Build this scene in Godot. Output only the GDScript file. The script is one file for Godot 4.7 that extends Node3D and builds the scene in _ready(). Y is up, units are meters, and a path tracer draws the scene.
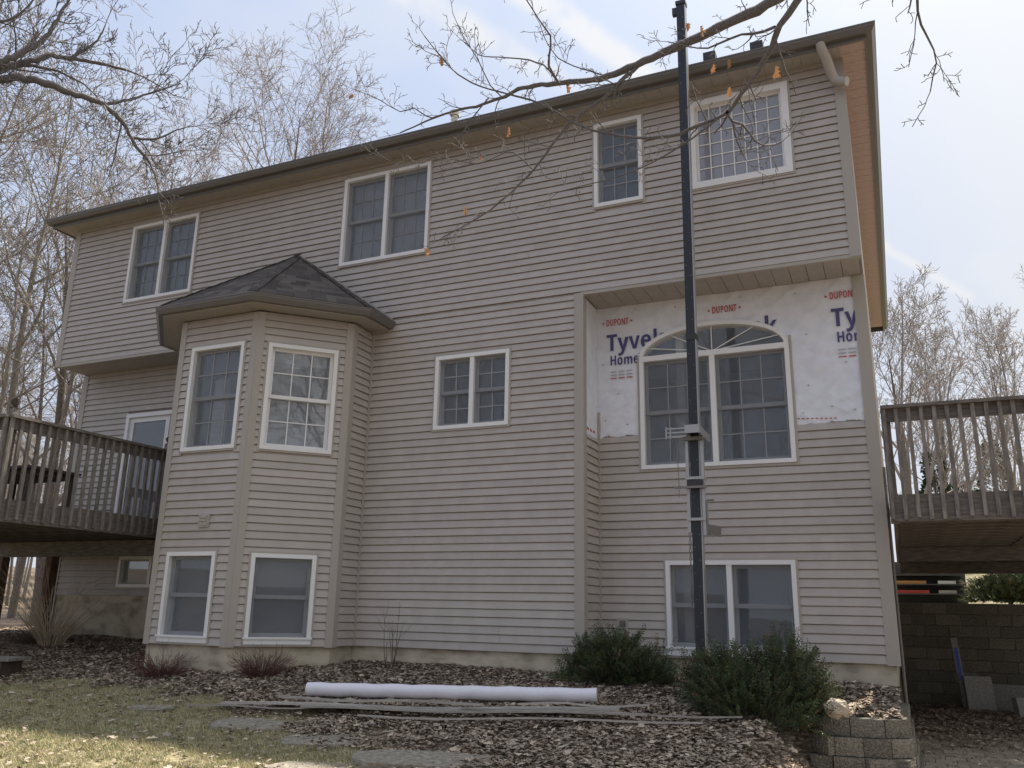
extends Node3D

# ------------------------------------------------------------------ constants
const E := 0.1016            # exposure of one siding course
const RX := 3.40             # right end of the house
const LX := -9.91            # left end of the house
const REC := -0.62           # plane of the set-back lower walls
const OV := 4.55             # underside of the overhanging storey
const SOF := 7.17            # soffit height
const BACK := -11.0

var M := {}
var taken := {}
var ubox_mesh: BoxMesh
var pane_mesh: ArrayMesh   # sealed double glazing: two sheets of glass
var house: Node3D

# ------------------------------------------------------------------ mesh builder
class MB:
	var v := PackedVector3Array()
	var n := PackedVector3Array()
	var c := PackedColorArray()
	var idx := PackedInt32Array()
	var col := Color.WHITE
	var use_col := false
	func tri(a: Vector3, b: Vector3, d: Vector3) -> void:
		var nn := (b - a).cross(d - a).normalized()
		var s := v.size()
		v.append(a); v.append(d); v.append(b)
		n.append(nn); n.append(nn); n.append(nn)
		if use_col:
			c.append(col); c.append(col); c.append(col)
		idx.append(s); idx.append(s + 1); idx.append(s + 2)
	func quad(a: Vector3, b: Vector3, d: Vector3, e: Vector3) -> void:
		tri(a, b, d); tri(a, d, e)
	func box(p0: Vector3, p1: Vector3, t := Transform3D.IDENTITY) -> void:
		var q: Array[Vector3] = []
		for i in 8:
			q.append(t * Vector3(p1.x if i & 1 else p0.x, p1.y if i & 2 else p0.y, p1.z if i & 4 else p0.z))
		quad(q[4], q[5], q[7], q[6]); quad(q[1], q[0], q[2], q[3])
		quad(q[5], q[1], q[3], q[7]); quad(q[0], q[4], q[6], q[2])
		quad(q[6], q[7], q[3], q[2]); quad(q[0], q[1], q[5], q[4])
	func tube(pts: Array, rad: Array, sides: int, cap := true) -> void:
		var k := pts.size()
		var base := v.size()
		var ref := Vector3(0.31, 0.2, 0.93).normalized()
		for i in k:
			var d: Vector3
			if i == 0: d = pts[1] - pts[0]
			elif i == k - 1: d = pts[k - 1] - pts[k - 2]
			else: d = pts[i + 1] - pts[i - 1]
			d = d.normalized()
			if absf(d.dot(ref)) > 0.97: ref = Vector3(0.9, -0.3, 0.2).normalized()
			var s := d.cross(ref).normalized()
			var u := d.cross(s)
			for j in sides:
				var a := TAU * j / sides
				var o := s * cos(a) + u * sin(a)
				v.append(pts[i] + o * float(rad[i])); n.append(o)
				if use_col: c.append(col)
		for i in k - 1:
			for j in sides:
				var a := base + i * sides + j
				var b := base + i * sides + (j + 1) % sides
				var a2 := a + sides
				var b2 := b + sides
				idx.append_array(PackedInt32Array([a, a2, b, b, a2, b2]))
		if cap and float(rad[k - 1]) > 0.004:
			var ce: Vector3 = pts[k - 1]
			for j in range(1, sides - 1):
				var s2 := base + (k - 1) * sides
				tri(v[s2], v[s2 + j], v[s2 + j + 1])
			var _c := ce
	func commit(m: Material) -> ArrayMesh:
		var arr := []
		arr.resize(Mesh.ARRAY_MAX)
		arr[Mesh.ARRAY_VERTEX] = v
		arr[Mesh.ARRAY_NORMAL] = n
		if use_col: arr[Mesh.ARRAY_COLOR] = c
		arr[Mesh.ARRAY_INDEX] = idx
		var am := ArrayMesh.new()
		am.add_surface_from_arrays(Mesh.PRIMITIVE_TRIANGLES, arr)
		am.surface_set_material(0, m)
		return am

# ------------------------------------------------------------------ node helpers
func put(parent: Node, node: Node, called: String) -> void:
	var key := str(parent.get_instance_id()) + called
	var k: int = taken.get(key, 0)
	taken[key] = k + 1
	node.name = called if k == 0 else "%s_%03d" % [called, k]
	parent.add_child(node, true)

func mi(parent: Node, called: String, mesh: Mesh, at := Vector3.ZERO, over: Material = null) -> MeshInstance3D:
	var o := MeshInstance3D.new()
	o.mesh = mesh
	if over: o.material_override = over
	o.position = at
	put(parent, o, called)
	return o

func pbox(parent: Node, called: String, p0: Vector3, p1: Vector3, m: Material) -> MeshInstance3D:
	var o := MeshInstance3D.new()
	o.mesh = ubox_mesh
	o.material_override = m
	o.transform = Transform3D(Basis.from_scale((p1 - p0).abs()), (p0 + p1) * 0.5)
	put(parent, o, called)
	return o

func tbox(parent: Node, called: String, t: Transform3D, size: Vector3, m: Material) -> MeshInstance3D:
	var o := MeshInstance3D.new()
	o.mesh = ubox_mesh
	o.material_override = m
	o.transform = t * Transform3D(Basis.from_scale(size), Vector3.ZERO)
	put(parent, o, called)
	return o

func group_node(parent: Node, called: String, t := Transform3D.IDENTITY) -> Node3D:
	var o := Node3D.new()
	o.transform = t
	put(parent, o, called)
	return o

func tag(o: Node, label: String, category: String, group := "", kind := "") -> void:
	if label: o.set_meta("label", label)
	if category: o.set_meta("category", category)
	if group: o.set_meta("group", group)
	if kind: o.set_meta("kind", kind)

func thing(called: String, at: Vector3, label: String, category: String, group := "") -> Node3D:
	var o := Node3D.new()
	o.position = at
	put(self, o, called)
	tag(o, label, category, group)
	return o

# ------------------------------------------------------------------ materials
func lin(r: float, g: float, b: float) -> Color:
	return Color(r, g, b).linear_to_srgb()

func noise_tex(freq: float, seed_: int, c0: Color, c1: Color, oct := 4, size := 256, c_mid = null) -> NoiseTexture2D:
	var f := FastNoiseLite.new()
	f.noise_type = FastNoiseLite.TYPE_SIMPLEX_SMOOTH
	f.frequency = freq
	f.seed = seed_
	f.fractal_octaves = oct
	var g := Gradient.new()
	g.set_color(0, c0); g.set_color(1, c1)
	g.set_offset(0, 0.15); g.set_offset(1, 0.85)
	if c_mid != null: g.add_point(0.5, c_mid)
	var t := NoiseTexture2D.new()
	t.width = size; t.height = size; t.seamless = true
	t.noise = f; t.color_ramp = g
	return t

func height_tex(freq: float, seed_: int, oct := 4) -> NoiseTexture2D:
	var f := FastNoiseLite.new()
	f.frequency = freq; f.seed = seed_; f.fractal_octaves = oct
	var t := NoiseTexture2D.new()
	t.width = 256; t.height = 256; t.seamless = true; t.noise = f
	return t

func mat(c: Color, rough := 0.7, metal := 0.0) -> StandardMaterial3D:
	var m := StandardMaterial3D.new()
	m.albedo_color = c; m.roughness = rough; m.metallic = metal
	return m

func tmat(tex: Texture2D, scale_: Vector3, rough := 0.8, bump: Texture2D = null, bump_cm := 0.0) -> StandardMaterial3D:
	var m := StandardMaterial3D.new()
	m.albedo_texture = tex
	m.uv1_triplanar = true; m.uv1_world_triplanar = true
	m.uv1_scale = scale_
	m.roughness = rough
	if bump:
		m.heightmap_enabled = true; m.heightmap_texture = bump; m.heightmap_scale = bump_cm
	return m

func make_materials() -> void:
	M.siding = tmat(noise_tex(0.02, 3, lin(0.425, 0.388, 0.357), lin(0.481, 0.441, 0.406), 3), Vector3(.6, .3, .6), 0.5)
	M.siding2 = tmat(noise_tex(0.02, 13, lin(0.442, 0.404, 0.373), lin(0.492, 0.451, 0.415), 3), Vector3(.6, .3, .6), 0.5)
	M.siding3 = tmat(noise_tex(0.02, 23, lin(0.411, 0.376, 0.344), lin(0.465, 0.427, 0.391), 3), Vector3(.6, .3, .6), 0.52)
	M.trim = mat(lin(0.402, 0.371, 0.329), 0.5)
	M.sheath = mat(lin(.30, .27, .25), 0.8)
	M.soffit = tmat(noise_tex(0.03, 5, lin(.365, .335, .305), lin(.405, .372, .340), 2), Vector3(1, 1, 1), 0.6)
	M.soffit_warm_bounce = tmat(noise_tex(0.03, 6, lin(.42, .305, .275), lin(.51, .38, .345), 3), Vector3(1, 1, 3), 0.65)  # soffit again, with warm bounced light put into its colour
	M.gutter = mat(lin(.15, .14, .13), 0.4)
	M.white = mat(lin(.80, .80, .80), 0.42)
	M.sash = mat(lin(.55, .56, .58), 0.5)
	M.glass = mat(Color(0.9, 0.95, 1.0, 0.06), 0.015)
	M.glass.transparency = BaseMaterial3D.TRANSPARENCY_ALPHA
	M.frost = mat(lin(.27, .275, .31), 0.10)
	M.frost.metallic_specular = 0.7
	M.screen = mat(Color(0.37, 0.39, 0.42, 0.22), 1.0)
	M.screen.transparency = BaseMaterial3D.TRANSPARENCY_ALPHA
	M.shade = mat(lin(.42, .43, .45), 0.9)
	M.curtain = mat(lin(.20, .21, .24), 0.9)
	M.inside = mat(lin(.36, .345, .325), 0.9)
	M.wrap = tmat(noise_tex(0.015, 7, lin(.72, .745, .80), lin(.80, .825, .88), 3), Vector3(1.2, 1.2, 1.2), 0.5, height_tex(0.02, 8, 3), .35)
	M.navy = mat(lin(.075, .070, .20), 0.6)
	M.red = mat(lin(.50, .10, .10), 0.6)
	M.greyprint = mat(lin(.42, .42, .46), 0.6)
	M.found = tmat(noise_tex(0.012, 9, lin(.30, .265, .20), lin(.58, .52, .41), 5, 256, lin(.50, .45, .35)), Vector3(.55, .9, .55), 0.9, height_tex(.06, 2), 0.4)
	M.shingles = []
	for i in 5:
		var k := [0.64, 0.82, 1.0, 1.2, 1.42][i] as float
		M.shingles.append(tmat(noise_tex(0.18, 30 + i, lin(.062 * k, .054 * k, .050 * k), lin(.120 * k, .106 * k, .098 * k), 3), Vector3(4, 4, 4), 0.95, height_tex(.2, 4), 0.4))
	M.wood = tmat(noise_tex(0.03, 11, lin(.125, .112, .10), lin(.235, .212, .19), 4), Vector3(3, .6, 3), 0.85)
	M.wood2 = tmat(noise_tex(0.03, 12, lin(.165, .147, .13), lin(.29, .262, .235), 4), Vector3(3, .6, 3), 0.85)
	M.wood_h = tmat(noise_tex(0.03, 14, lin(.11, .098, .088), lin(.215, .193, .172), 4), Vector3(.5, 4, .5), 0.85)
	M.wood_dark = tmat(noise_tex(0.03, 15, lin(.055, .042, .034), lin(.11, .088, .07), 4), Vector3(3, .6, 3), 0.85)
	M.wood_red = tmat(noise_tex(0.03, 16, lin(.085, .048, .032), lin(.16, .095, .065), 4), Vector3(2, .6, 2), 0.8)
	M.bark = tmat(noise_tex(0.05, 17, lin(.13, .11, .095), lin(.29, .255, .225), 4), Vector3(2, .7, 2), 0.95, height_tex(.07, 5), 2.0)
	M.bark_pale = tmat(noise_tex(0.05, 18, lin(.22, .195, .165), lin(.42, .38, .33), 4), Vector3(2, .7, 2), 0.95)
	M.twig = tmat(noise_tex(0.05, 20, lin(.25, .215, .20), lin(.40, .36, .335), 3), Vector3(2, 2, 2), 0.95)
	M.limb = tmat(noise_tex(0.05, 21, lin(.11, .10, .10), lin(.25, .235, .225), 4), Vector3(5, 5, 5), 0.9, height_tex(.08, 6), 0.6)
	M.leaf = mat(lin(.40, .22, .11), 0.75)
	M.leaf.backlight_enabled = true
	M.leaf.backlight = lin(.20, .10, .04)
	M.litter = mat(Color.WHITE, 0.85)
	M.litter.vertex_color_use_as_albedo = true
	M.blade = mat(Color.WHITE, 0.8)
	M.blade.vertex_color_use_as_albedo = true
	M.needle = mat(Color.WHITE, 0.65)
	M.needle.vertex_color_use_as_albedo = true
	M.barberry = mat(lin(.115, .05, .042), 0.85)
	M.straw = mat(lin(.52, .44, .33), 0.85)
	M.stem = mat(lin(.11, .085, .06), 0.85)
	M.ground = mat(Color.WHITE, 0.95)
	M.ground.vertex_color_use_as_albedo = true
	M.ground.albedo_texture = noise_tex(0.045, 22, lin(.50, .47, .43), lin(1.0, 1.0, 1.0), 5, 512)
	M.ground.uv1_triplanar = true; M.ground.uv1_world_triplanar = true
	M.ground.uv1_scale = Vector3(.7, .7, .7)
	M.ground.heightmap_enabled = true; M.ground.heightmap_texture = height_tex(.09, 23, 5); M.ground.heightmap_scale = 3.0
	M.pole = tmat(noise_tex(0.25, 24, lin(.014, .018, .026), lin(.034, .040, .052), 3), Vector3(3, 3, 3), 0.6)
	M.alu = mat(lin(.40, .40, .40), 0.4, 0.6)
	M.steel = mat(lin(.22, .21, .20), 0.5, 0.5)
	M.dark_metal = mat(lin(.035, .035, .037), 0.5)
	M.roll = mat(lin(.78, .77, .83), 0.55)
	M.core = mat(lin(.30, .22, .14), 0.9)
	M.strip = tmat(noise_tex(0.03, 25, lin(.27, .25, .22), lin(.42, .39, .345), 4), Vector3(.6, 3, 3), 0.7)
	M.strip2 = tmat(noise_tex(0.03, 26, lin(.36, .335, .30), lin(.52, .485, .44), 4), Vector3(.6, 3, 3), 0.7)
	M.blocks = []
	for i in 3:
		var k := [0.85, 1.0, 1.15][i] as float
		M.blocks.append(tmat(noise_tex(0.06, 40 + i, lin(.14 * k, .130 * k, .105 * k), lin(.32 * k, .295 * k, .235 * k), 5), Vector3(2.2, 2.2, 2.2), 0.95, height_tex(.08, 44 + i, 5), 2.5))
	M.stone = tmat(noise_tex(0.04, 50, lin(.20, .18, .145), lin(.36, .325, .27), 5), Vector3(1.5, 1.5, 1.5), 0.95, height_tex(.06, 51, 5), 1.5)
	M.rock = tmat(noise_tex(0.05, 52, lin(.40, .34, .25), lin(.70, .61, .48), 4), Vector3(4, 4, 4), 0.9, height_tex(.05, 53, 4), 1.5)
	M.paver = []
	for i in 3:
		var k := [0.86, 1.0, 1.12][i] as float
		M.paver.append(tmat(noise_tex(0.05, 60 + i, lin(.28 * k, .24 * k, .18 * k), lin(.46 * k, .40 * k, .31 * k), 4), Vector3(3, 3, 3), 0.92, height_tex(.09, 63, 4), 1.0))
	M.slab = tmat(noise_tex(0.04, 66, lin(.22, .21, .20), lin(.38, .37, .35), 4), Vector3(2, 2, 2), 0.9)
	M.pvc = mat(lin(.72, .72, .70), 0.5)
	M.blue = mat(lin(.05, .10, .42), 0.5)
	M.orange = mat(lin(.45, .22, .07), 0.6)
	M.redpaint = mat(lin(.42, .04, .035), 0.5)
	M.vent = mat(lin(.78, .72, .60), 0.5)
	M.hillgrass = mat(lin(.2, .2, .1), 0.95)

# ------------------------------------------------------------------ terrain
func sst(a: float, b: float, x: float) -> float:
	return smoothstep(a, b, x)

func front_h(x: float, z: float) -> float:
	var h := -0.20 - 0.10 * maxf(z, 0.0) - 0.05 * sst(-4.0, 1.5, x)
	h = lerpf(h, -0.08 - 0.085 * maxf(z, 0.0), sst(-5.5, -8.5, x))
	return maxf(h, -1.25)

func gh(x: float, z: float) -> float:
	var h := front_h(x, z)
	# towards the paved yard on the right the lawn falls away in front of the planter
	var low := -0.965
	if z > 1.22:
		var k := sst(2.25, 2.85, x) * sst(1.24, 1.42, z)
		h = lerpf(h, minf(h, low), k)
	if x > 3.40:
		h = minf(front_h(x, z), low)
	if z < -7.7:
		var up := 0.72 + 0.095 * maxf(0.0, -16.0 - z)
		up = minf(up, 3.4 + 0.004 * (-z))
		h = lerpf(-0.05, up, sst(-2.0, 3.3, x))
		if x < -2.0: h = -0.05
	if x < -14.0:
		h = maxf(h, lerpf(-0.08, 3.6, sst(-24.0, -75.0, x)))
	if x > 11.0 and z >= -7.7:
		h = lerpf(h, 0.9, sst(11.0, 20.0, x))
	return h

func axis(fine0: float, fine1: float, step: float, extra: Array, far: float) -> Array:
	var a := []
	var q := fine0
	while q <= fine1 + 0.001:
		a.append(q); q += step
	var g := step
	q = fine1
	while q < far:
		g *= 1.35; q += g; a.append(q)
	g = step; q = fine0
	while q > -far:
		g *= 1.35; q -= g; a.append(q)
	a.append_array(extra)
	a.sort()
	return a

func ground_color(x: float, z: float, nz: FastNoiseLite) -> Color:
	var dirt := Color(.20, .160, .125)
	var lawn := Color(.25, .24, .12)
	var straw := Color(.43, .385, .24)
	var w := nz.get_noise_2d(x * 9.0, z * 9.0)
	var w2 := nz.get_noise_2d(x * 30.0 + 50.0, z * 30.0)
	# lawn lies along the front, left of the planks' far end
	var lz := 2.55 + 0.42 * (x + 3.2) * (1.0 if x > -3.2 else 0.35) + w * 0.8
	var k := sst(lz - 0.35, lz + 0.5, z) * (1.0 - sst(0.2, 1.5, x + w))
	k *= 1.0 - sst(6.2, 7.6, z)
	if z > 6.5: dirt = dirt.lerp(Color(.115, .088, .066), sst(6.5, 8.5, z))
	if (x > 11.0 and z < 8.0) or z < -7.7:
		k = 0.85 if x > 2.0 else 0.0
	if x > 3.4 and x < 16.0 and z > -7.7 and z < 9.0:
		var gravel := Color(.27, .225, .20)
		return dirt.lerp(gravel, clampf(.75 + w2 * .5, 0.0, 1.0)) if x > 5.2 else dirt
	var g := lawn.lerp(straw, clampf(0.45 + w2 * 0.8, 0.0, 1.0))
	return dirt.lerp(dirt * 0.75, clampf(w2, 0.0, 1.0)).lerp(g, k)

func lawn_share(x: float, z: float, nz: FastNoiseLite) -> float:
	var w := nz.get_noise_2d(x * 9.0, z * 9.0)
	var lz := 2.55 + 0.42 * (x + 3.2) * (1.0 if x > -3.2 else 0.35) + w * 0.8
	return sst(lz - 0.35, lz + 0.5, z) * (1.0 - sst(0.2, 1.5, x + w))

func build_ground() -> void:
	var nz := FastNoiseLite.new()
	nz.seed = 5; nz.frequency = 0.08; nz.fractal_octaves = 3
	var xs := axis(-12.0, 8.0, 0.16, [3.385, 3.405], 420.0)
	var zs := axis(-1.0, 8.0, 0.16, [-7.66, -7.71], 420.0)
	var v := PackedVector3Array(); var c := PackedColorArray(); var id := PackedInt32Array()
	for z in zs:
		for x in xs:
			var h := gh(x, z) + nz.get_noise_2d(x * 14.0, z * 14.0) * 0.03
			v.append(Vector3(x, h, z)); c.append(ground_color(x, z, nz))
	var w := xs.size()
	for j in zs.size() - 1:
		for i in w - 1:
			var a := j * w + i
			id.append_array(PackedInt32Array([a, a + 1, a + w, a + 1, a + w + 1, a + w]))
	var st := SurfaceTool.new()
	var arr := []
	arr.resize(Mesh.ARRAY_MAX)
	arr[Mesh.ARRAY_VERTEX] = v; arr[Mesh.ARRAY_COLOR] = c; arr[Mesh.ARRAY_INDEX] = id
	var am := ArrayMesh.new()
	am.add_surface_from_arrays(Mesh.PRIMITIVE_TRIANGLES, arr)
	st.create_from(am, 0)
	st.generate_normals()
	var gm := st.commit()
	gm.surface_set_material(0, M.ground)
	var o := mi(self, "ground", gm)
	tag(o, "leaf strewn yard sloping from house to lawn", "ground", "", "structure")

# ------------------------------------------------------------------ sky
func build_sky() -> Sky:
	var W := 1536
	var H := 768
	var img := Image.create(W, H, false, Image.FORMAT_RGBF)
	var nz := FastNoiseLite.new()
	nz.seed = 11; nz.frequency = 1.0; nz.fractal_octaves = 5; nz.fractal_gain = 0.55
	var sun := Vector3(.17, 1.0, -.49).normalized()
	var t1a := Vector3(-0.4133, 0.6317, -0.6559); var t1b := Vector3(-0.3478, 0.5992, -0.7211)
	var t2a := Vector3(-0.2947, 0.6369, -0.7124); var t2b := Vector3(-0.2015, 0.5723, -0.7949)
	var t3a := Vector3(0.0198, 0.3838, -0.9232); var t3b := Vector3(0.0558, 0.3536, -0.9337)
	var n1 := t1a.cross(t1b).normalized(); var n2 := t2a.cross(t2b).normalized(); var n3 := t3a.cross(t3b).normalized()
	var low := Color(.50, .49, .46)
	for j in H:
		var th := PI * (j + 0.5) / H
		var y := cos(th)
		var s := sin(th)
		if y < -0.03:
			for i in W: img.set_pixel(i, j, Color(.20, .18, .15))
			continue
		for i in W:
			var ph := TAU * (i + 0.5) / W
			var d := Vector3(s * sin(ph), y, -s * cos(ph))
			var up := clampf(y, 0.0, 1.0)
			var r := lerpf(.40, .235, pow(up, .6))
			var g := lerpf(.435, .31, pow(up, .6))
			var b := lerpf(.48, .50, pow(up, .6))
			var cs := maxf(d.dot(sun), 0.0)
			var gl := pow(.5 + .5 * d.dot(sun), 6.0) * .16 + pow(cs, 14.0) * .5 + pow(cs, 90.0) * 1.2
			r += gl * 1.05; g += gl * .95; b += gl * .62
			# thin cloud
			var q := d / (up + 0.32)
			var cl := nz.get_noise_3d(q.x * 1.5 + 7.0, q.z * 1.5, 3.0) + 0.5 * nz.get_noise_3d(q.x * 4.5, q.z * 4.5, 9.0)
			var cv := clampf(cl * 1.35 + 0.05, 0.0, 1.0) * .45 + sst(.25, .02, up) * .35 + sst(.1, .55, d.x + .35 * d.y + .15) * .85
			# contrails
			var e1 := absf(d.dot(n1) + nz.get_noise_3d(d.x * 9.0, d.y * 9.0, d.z * 9.0) * .008)
			var e2 := absf(d.dot(n2) + nz.get_noise_3d(d.x * 8.0, d.y * 8.0, d.z * 8.0 + 4.0) * .010)
			var e3 := absf(d.dot(n3) + nz.get_noise_3d(d.x * 12.0, d.y * 12.0, d.z * 12.0) * .008)
			if d.dot(t1a) > .3:
				cv += (1.0 - sst(.003, .020, e1)) * .75 * sst(.52, .60, y) * clampf(.8 + nz.get_noise_3d(d.x * 20.0, d.y * 20.0, d.z * 20.0), 0.2, 1.0)
				cv += (1.0 - sst(.004, .022, e2)) * 1.3 * sst(.50, .58, y) * clampf(.85 + nz.get_noise_3d(d.x * 26.0, d.y * 26.0, d.z * 26.0), 0.3, 1.0)
			if d.dot(t3b) > .9985: cv += (1.0 - sst(.001, .006, e3)) * .8
			cv = clampf(cv, 0.0, 1.0)
			var lum := .49 + gl * .5
			r = lerpf(r, lum * 1.0, cv * .8); g = lerpf(g, lum * 1.0, cv * .8); b = lerpf(b, lum * 1.0, cv * .8)
			img.set_pixel(i, j, Color(r, g, b))
	var _l := low
	var pm := PanoramaSkyMaterial.new()
	pm.panorama = ImageTexture.create_from_image(img)
	var sky := Sky.new()
	sky.sky_material = pm
	return sky

# ------------------------------------------------------------------ house walls
var board_mesh: ArrayMesh

func make_board_mesh() -> void:
	# one course of lap siding, one metre long, thick bottom lip
	var b := MB.new()
	var pr := [Vector2(E + .018, .0), Vector2(E + .018, .0012), Vector2(E - .011, .0022), Vector2(E - .016, .0150), Vector2(.008, .0285), Vector2(-.001, .0300), Vector2(-.006, .0290), Vector2(-.006, .0255), Vector2(.0185, .0225), Vector2(.0185, .0)]
	var k := pr.size()
	for i in k:
		var a: Vector2 = pr[i]; var d: Vector2 = pr[(i + 1) % k]
		b.quad(Vector3(0, a.x, a.y), Vector3(0, d.x, d.y), Vector3(1, d.x, d.y), Vector3(1, a.x, a.y))
	for xx in [0.0, 1.0]:
		var poly := PackedVector2Array(pr)
		var tr := Geometry2D.triangulate_polygon(poly)
		for i in range(0, tr.size(), 3):
			var q := [poly[tr[i]], poly[tr[i + 1]], poly[tr[i + 2]]]
			b.tri(Vector3(xx, q[0].x, q[0].y), Vector3(xx, q[1].x, q[1].y), Vector3(xx, q[2].x, q[2].y))
	board_mesh = b.commit(M.siding)

func spans(L0: float, L1: float, cuts: Array) -> Array:
	var out := [[L0, L1]]
	for c in cuts:
		var nx := []
		for s in out:
			if c[1] <= s[0] or c[0] >= s[1]: nx.append(s); continue
			if c[0] > s[0] + .01: nx.append([s[0], c[0]])
			if c[1] < s[1] - .01: nx.append([c[1], s[1]])
		out = nx
	return out

# opens: [x0, x1, y0, y1] in wall coordinates
func wall(called: String, org: Vector3, ax: Vector3, L: float, y0: float, y1: float, opens: Array, b0: float, b1: float, rng: RandomNumberGenerator, label := "", ins := 0.0) -> Transform3D:
	var nrm := ax.cross(Vector3.UP)
	var t := Transform3D(Basis(ax, Vector3.UP, nrm), Vector3(org.x, 0, org.z))
	var g := group_node(house, called, t)
	if label: g.set_meta("label", label)
	var ys := [y0, y1]
	for o in opens:
		for q in [o[2], o[3]]:
			if q > y0 and q < y1 and not ys.has(q): ys.append(q)
	ys.sort()
	var mb := MB.new()
	for i in ys.size() - 1:
		var cuts := []
		var mid: float = (ys[i] + ys[i + 1]) * .5
		for o in opens:
			if mid > o[2] and mid < o[3]: cuts.append([o[0], o[1]])
		for s in spans(0.0, L, cuts):
			mb.box(Vector3(s[0], ys[i], -.14), Vector3(s[1], ys[i + 1], -.001))
	mi(g, "sheathing", mb.commit(M.sheath))
	var k := ceili((b0 - .001) / E)
	while k * E < b1 - .01:
		var yb := k * E
		var hh := minf(E, b1 - yb)
		var cuts := []
		for o in opens:
			var ovl: float = minf(yb + E, o[3]) - maxf(yb, o[2])
			if ovl > E * .45: cuts.append([o[0] + .012, o[1] - .012])
		for s in spans(ins, L - ins, cuts):
			var q0: float = s[0]
			var q1: float = s[1]
			# long runs are made of panels butted at a seam
			var cutsx := [q0]
			if q1 - q0 > 4.2:
				var q := q0 + rng.randf_range(1.6, 3.6)
				while q < q1 - .8:
					cutsx.append(q); q += 3.66
			cutsx.append(q1)
			for j in cutsx.size() - 1:
				var o := MeshInstance3D.new()
				o.mesh = board_mesh
				o.material_override = [M.siding, M.siding2, M.siding3][rng.randi() % 3]
				var jit := rng.randf_range(0.0, .0015)
				o.transform = Transform3D(Basis.from_scale(Vector3(cutsx[j + 1] - cutsx[j] - (.002 if j + 2 < cutsx.size() else 0.0), hh / E, 1.0)), Vector3(cutsx[j], yb + rng.randf_range(-.0012, .0012), jit))
				put(g, o, "siding_board")
		k += 1
	return t

# ------------------------------------------------------------------ windows
func frame_mesh(w: float, h: float, bw: float, z0: float, z1: float, m: Material, bot := -1.0, top := -1.0) -> ArrayMesh:
	var b := MB.new()
	if bot < 0: bot = bw
	if top < 0: top = bw
	b.box(Vector3(0, 0, z0), Vector3(w, bot, z1))
	b.box(Vector3(0, h - top, z0), Vector3(w, h, z1))
	b.box(Vector3(0, bot, z0), Vector3(bw, h - top, z1))
	b.box(Vector3(w - bw, bot, z0), Vector3(w, h - top, z1))
	return b.commit(m)

# o: units, cols, rows, screen, sash (material), shade, sill, fixed
func window(parent: Node, t: Transform3D, x: float, y: float, w: float, h: float, o: Dictionary, label := "") -> Node3D:
	var g := group_node(parent, "window", t * Transform3D(Basis.IDENTITY, Vector3(x, y, 0)))
	if label: g.set_meta("label", label)
	var cw: float = o.get("cw", .052)
	var sill: float = o.get("sill", cw)
	mi(g, "trim", frame_mesh(w + .05, h + .05, .026, -.02, .036, M.trim), Vector3(-.025, -.025, 0))
	mi(g, "casing", frame_mesh(w - .002, h - .002, cw, -.135, .046, M.white, sill), Vector3(.001, .001, 0))
	if sill > cw + .01:
		pbox(g, "sill", Vector3(-.012, sill - .022, .047), Vector3(w + .012, sill + .003, .066), M.white)
	var units: int = o.get("units", 1)
	var mull := .062
	var iw := (w - 2 * cw - (units - 1) * mull) / units
	var ih := h - cw - sill
	for u in units:
		var ux := cw + u * (iw + mull)
		if u > 0:
			pbox(g, "mullion", Vector3(ux - mull, sill + .001, -.135), Vector3(ux, h - cw - .001, .036), M.white)
		var sm: Material = o.get("sash", M.sash)
		if o.get("fixed", false):
			glaze(g, ux, sill, iw, ih, o, sm, -.02, .03)
		else:
			var meet := ih * .5
			glaze(g, ux, sill + meet - .02, iw, ih - meet + .02, o, sm, -.035, .042)
			glaze(g, ux, sill, iw, meet + .02, o, sm, -.075, .042)
		if o.get("screen", true):
			pbox(g, "insect_screen", Vector3(ux + .002, sill + .002, -.0085), Vector3(ux + iw - .002, h - cw - .002, -.0080), M.screen)
		if o.has("shade"):
			var ex: float = o.get("shade_drop", 1.0)
			pbox(g, "window_shade", Vector3(ux - .03, sill + ih * (1.0 - ex), -.215), Vector3(ux + iw + .03, h - cw + .03, -.205), o.shade)
	return g

func glaze(g: Node, x: float, y: float, w: float, h: float, o: Dictionary, sm: Material, z: float, fw: float) -> void:
	mi(g, "sash", frame_mesh(w - .004, h, fw, z - .03, z, sm, fw * 1.15), Vector3(x + .002, y, 0))
	var cols: int = o.get("cols", 1)
	var rows: int = o.get("rows", 1)
	var gx := x + fw; var gy := y + fw * 1.15
	var gw := w - 2 * fw; var ghh := h - fw * 2.15
	var glass: Material = o.get("glass", M.glass)
	# no two sashes sit quite alike
	var lean := Basis.from_euler(Vector3(sin(x * 37.0 + y * 11.0) * .007, cos(x * 23.0 + y * 17.0) * .007, 0))
	if cols * rows > 1:
		var mw: float = o.get("mw", .014)
		var b := MB.new()
		for i in range(1, cols):
			var q := gx + gw * i / cols
			b.box(Vector3(q - mw * .5, gy, z - .012), Vector3(q + mw * .5, gy + ghh, z - .003))
		for j in range(1, rows):
			var q := gy + ghh * j / rows
			b.box(Vector3(gx, q - mw * .5, z - .0125), Vector3(gx + gw, q + mw * .5, z - .0035))
		mi(g, "muntin_grid", b.commit(o.get("muntin", M.white)))
	for i in cols:
		for j in rows:
			var pn := MeshInstance3D.new()
			pn.mesh = pane_mesh if glass == M.glass else ubox_mesh
			pn.material_override = glass
			pn.transform = Transform3D(lean * Basis.from_scale(Vector3(gw / cols, ghh / rows, .014)), Vector3(gx + gw * (i + .5) / cols, gy + ghh * (j + .5) / rows, z - .0215))
			put(g, pn, "pane")

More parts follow.
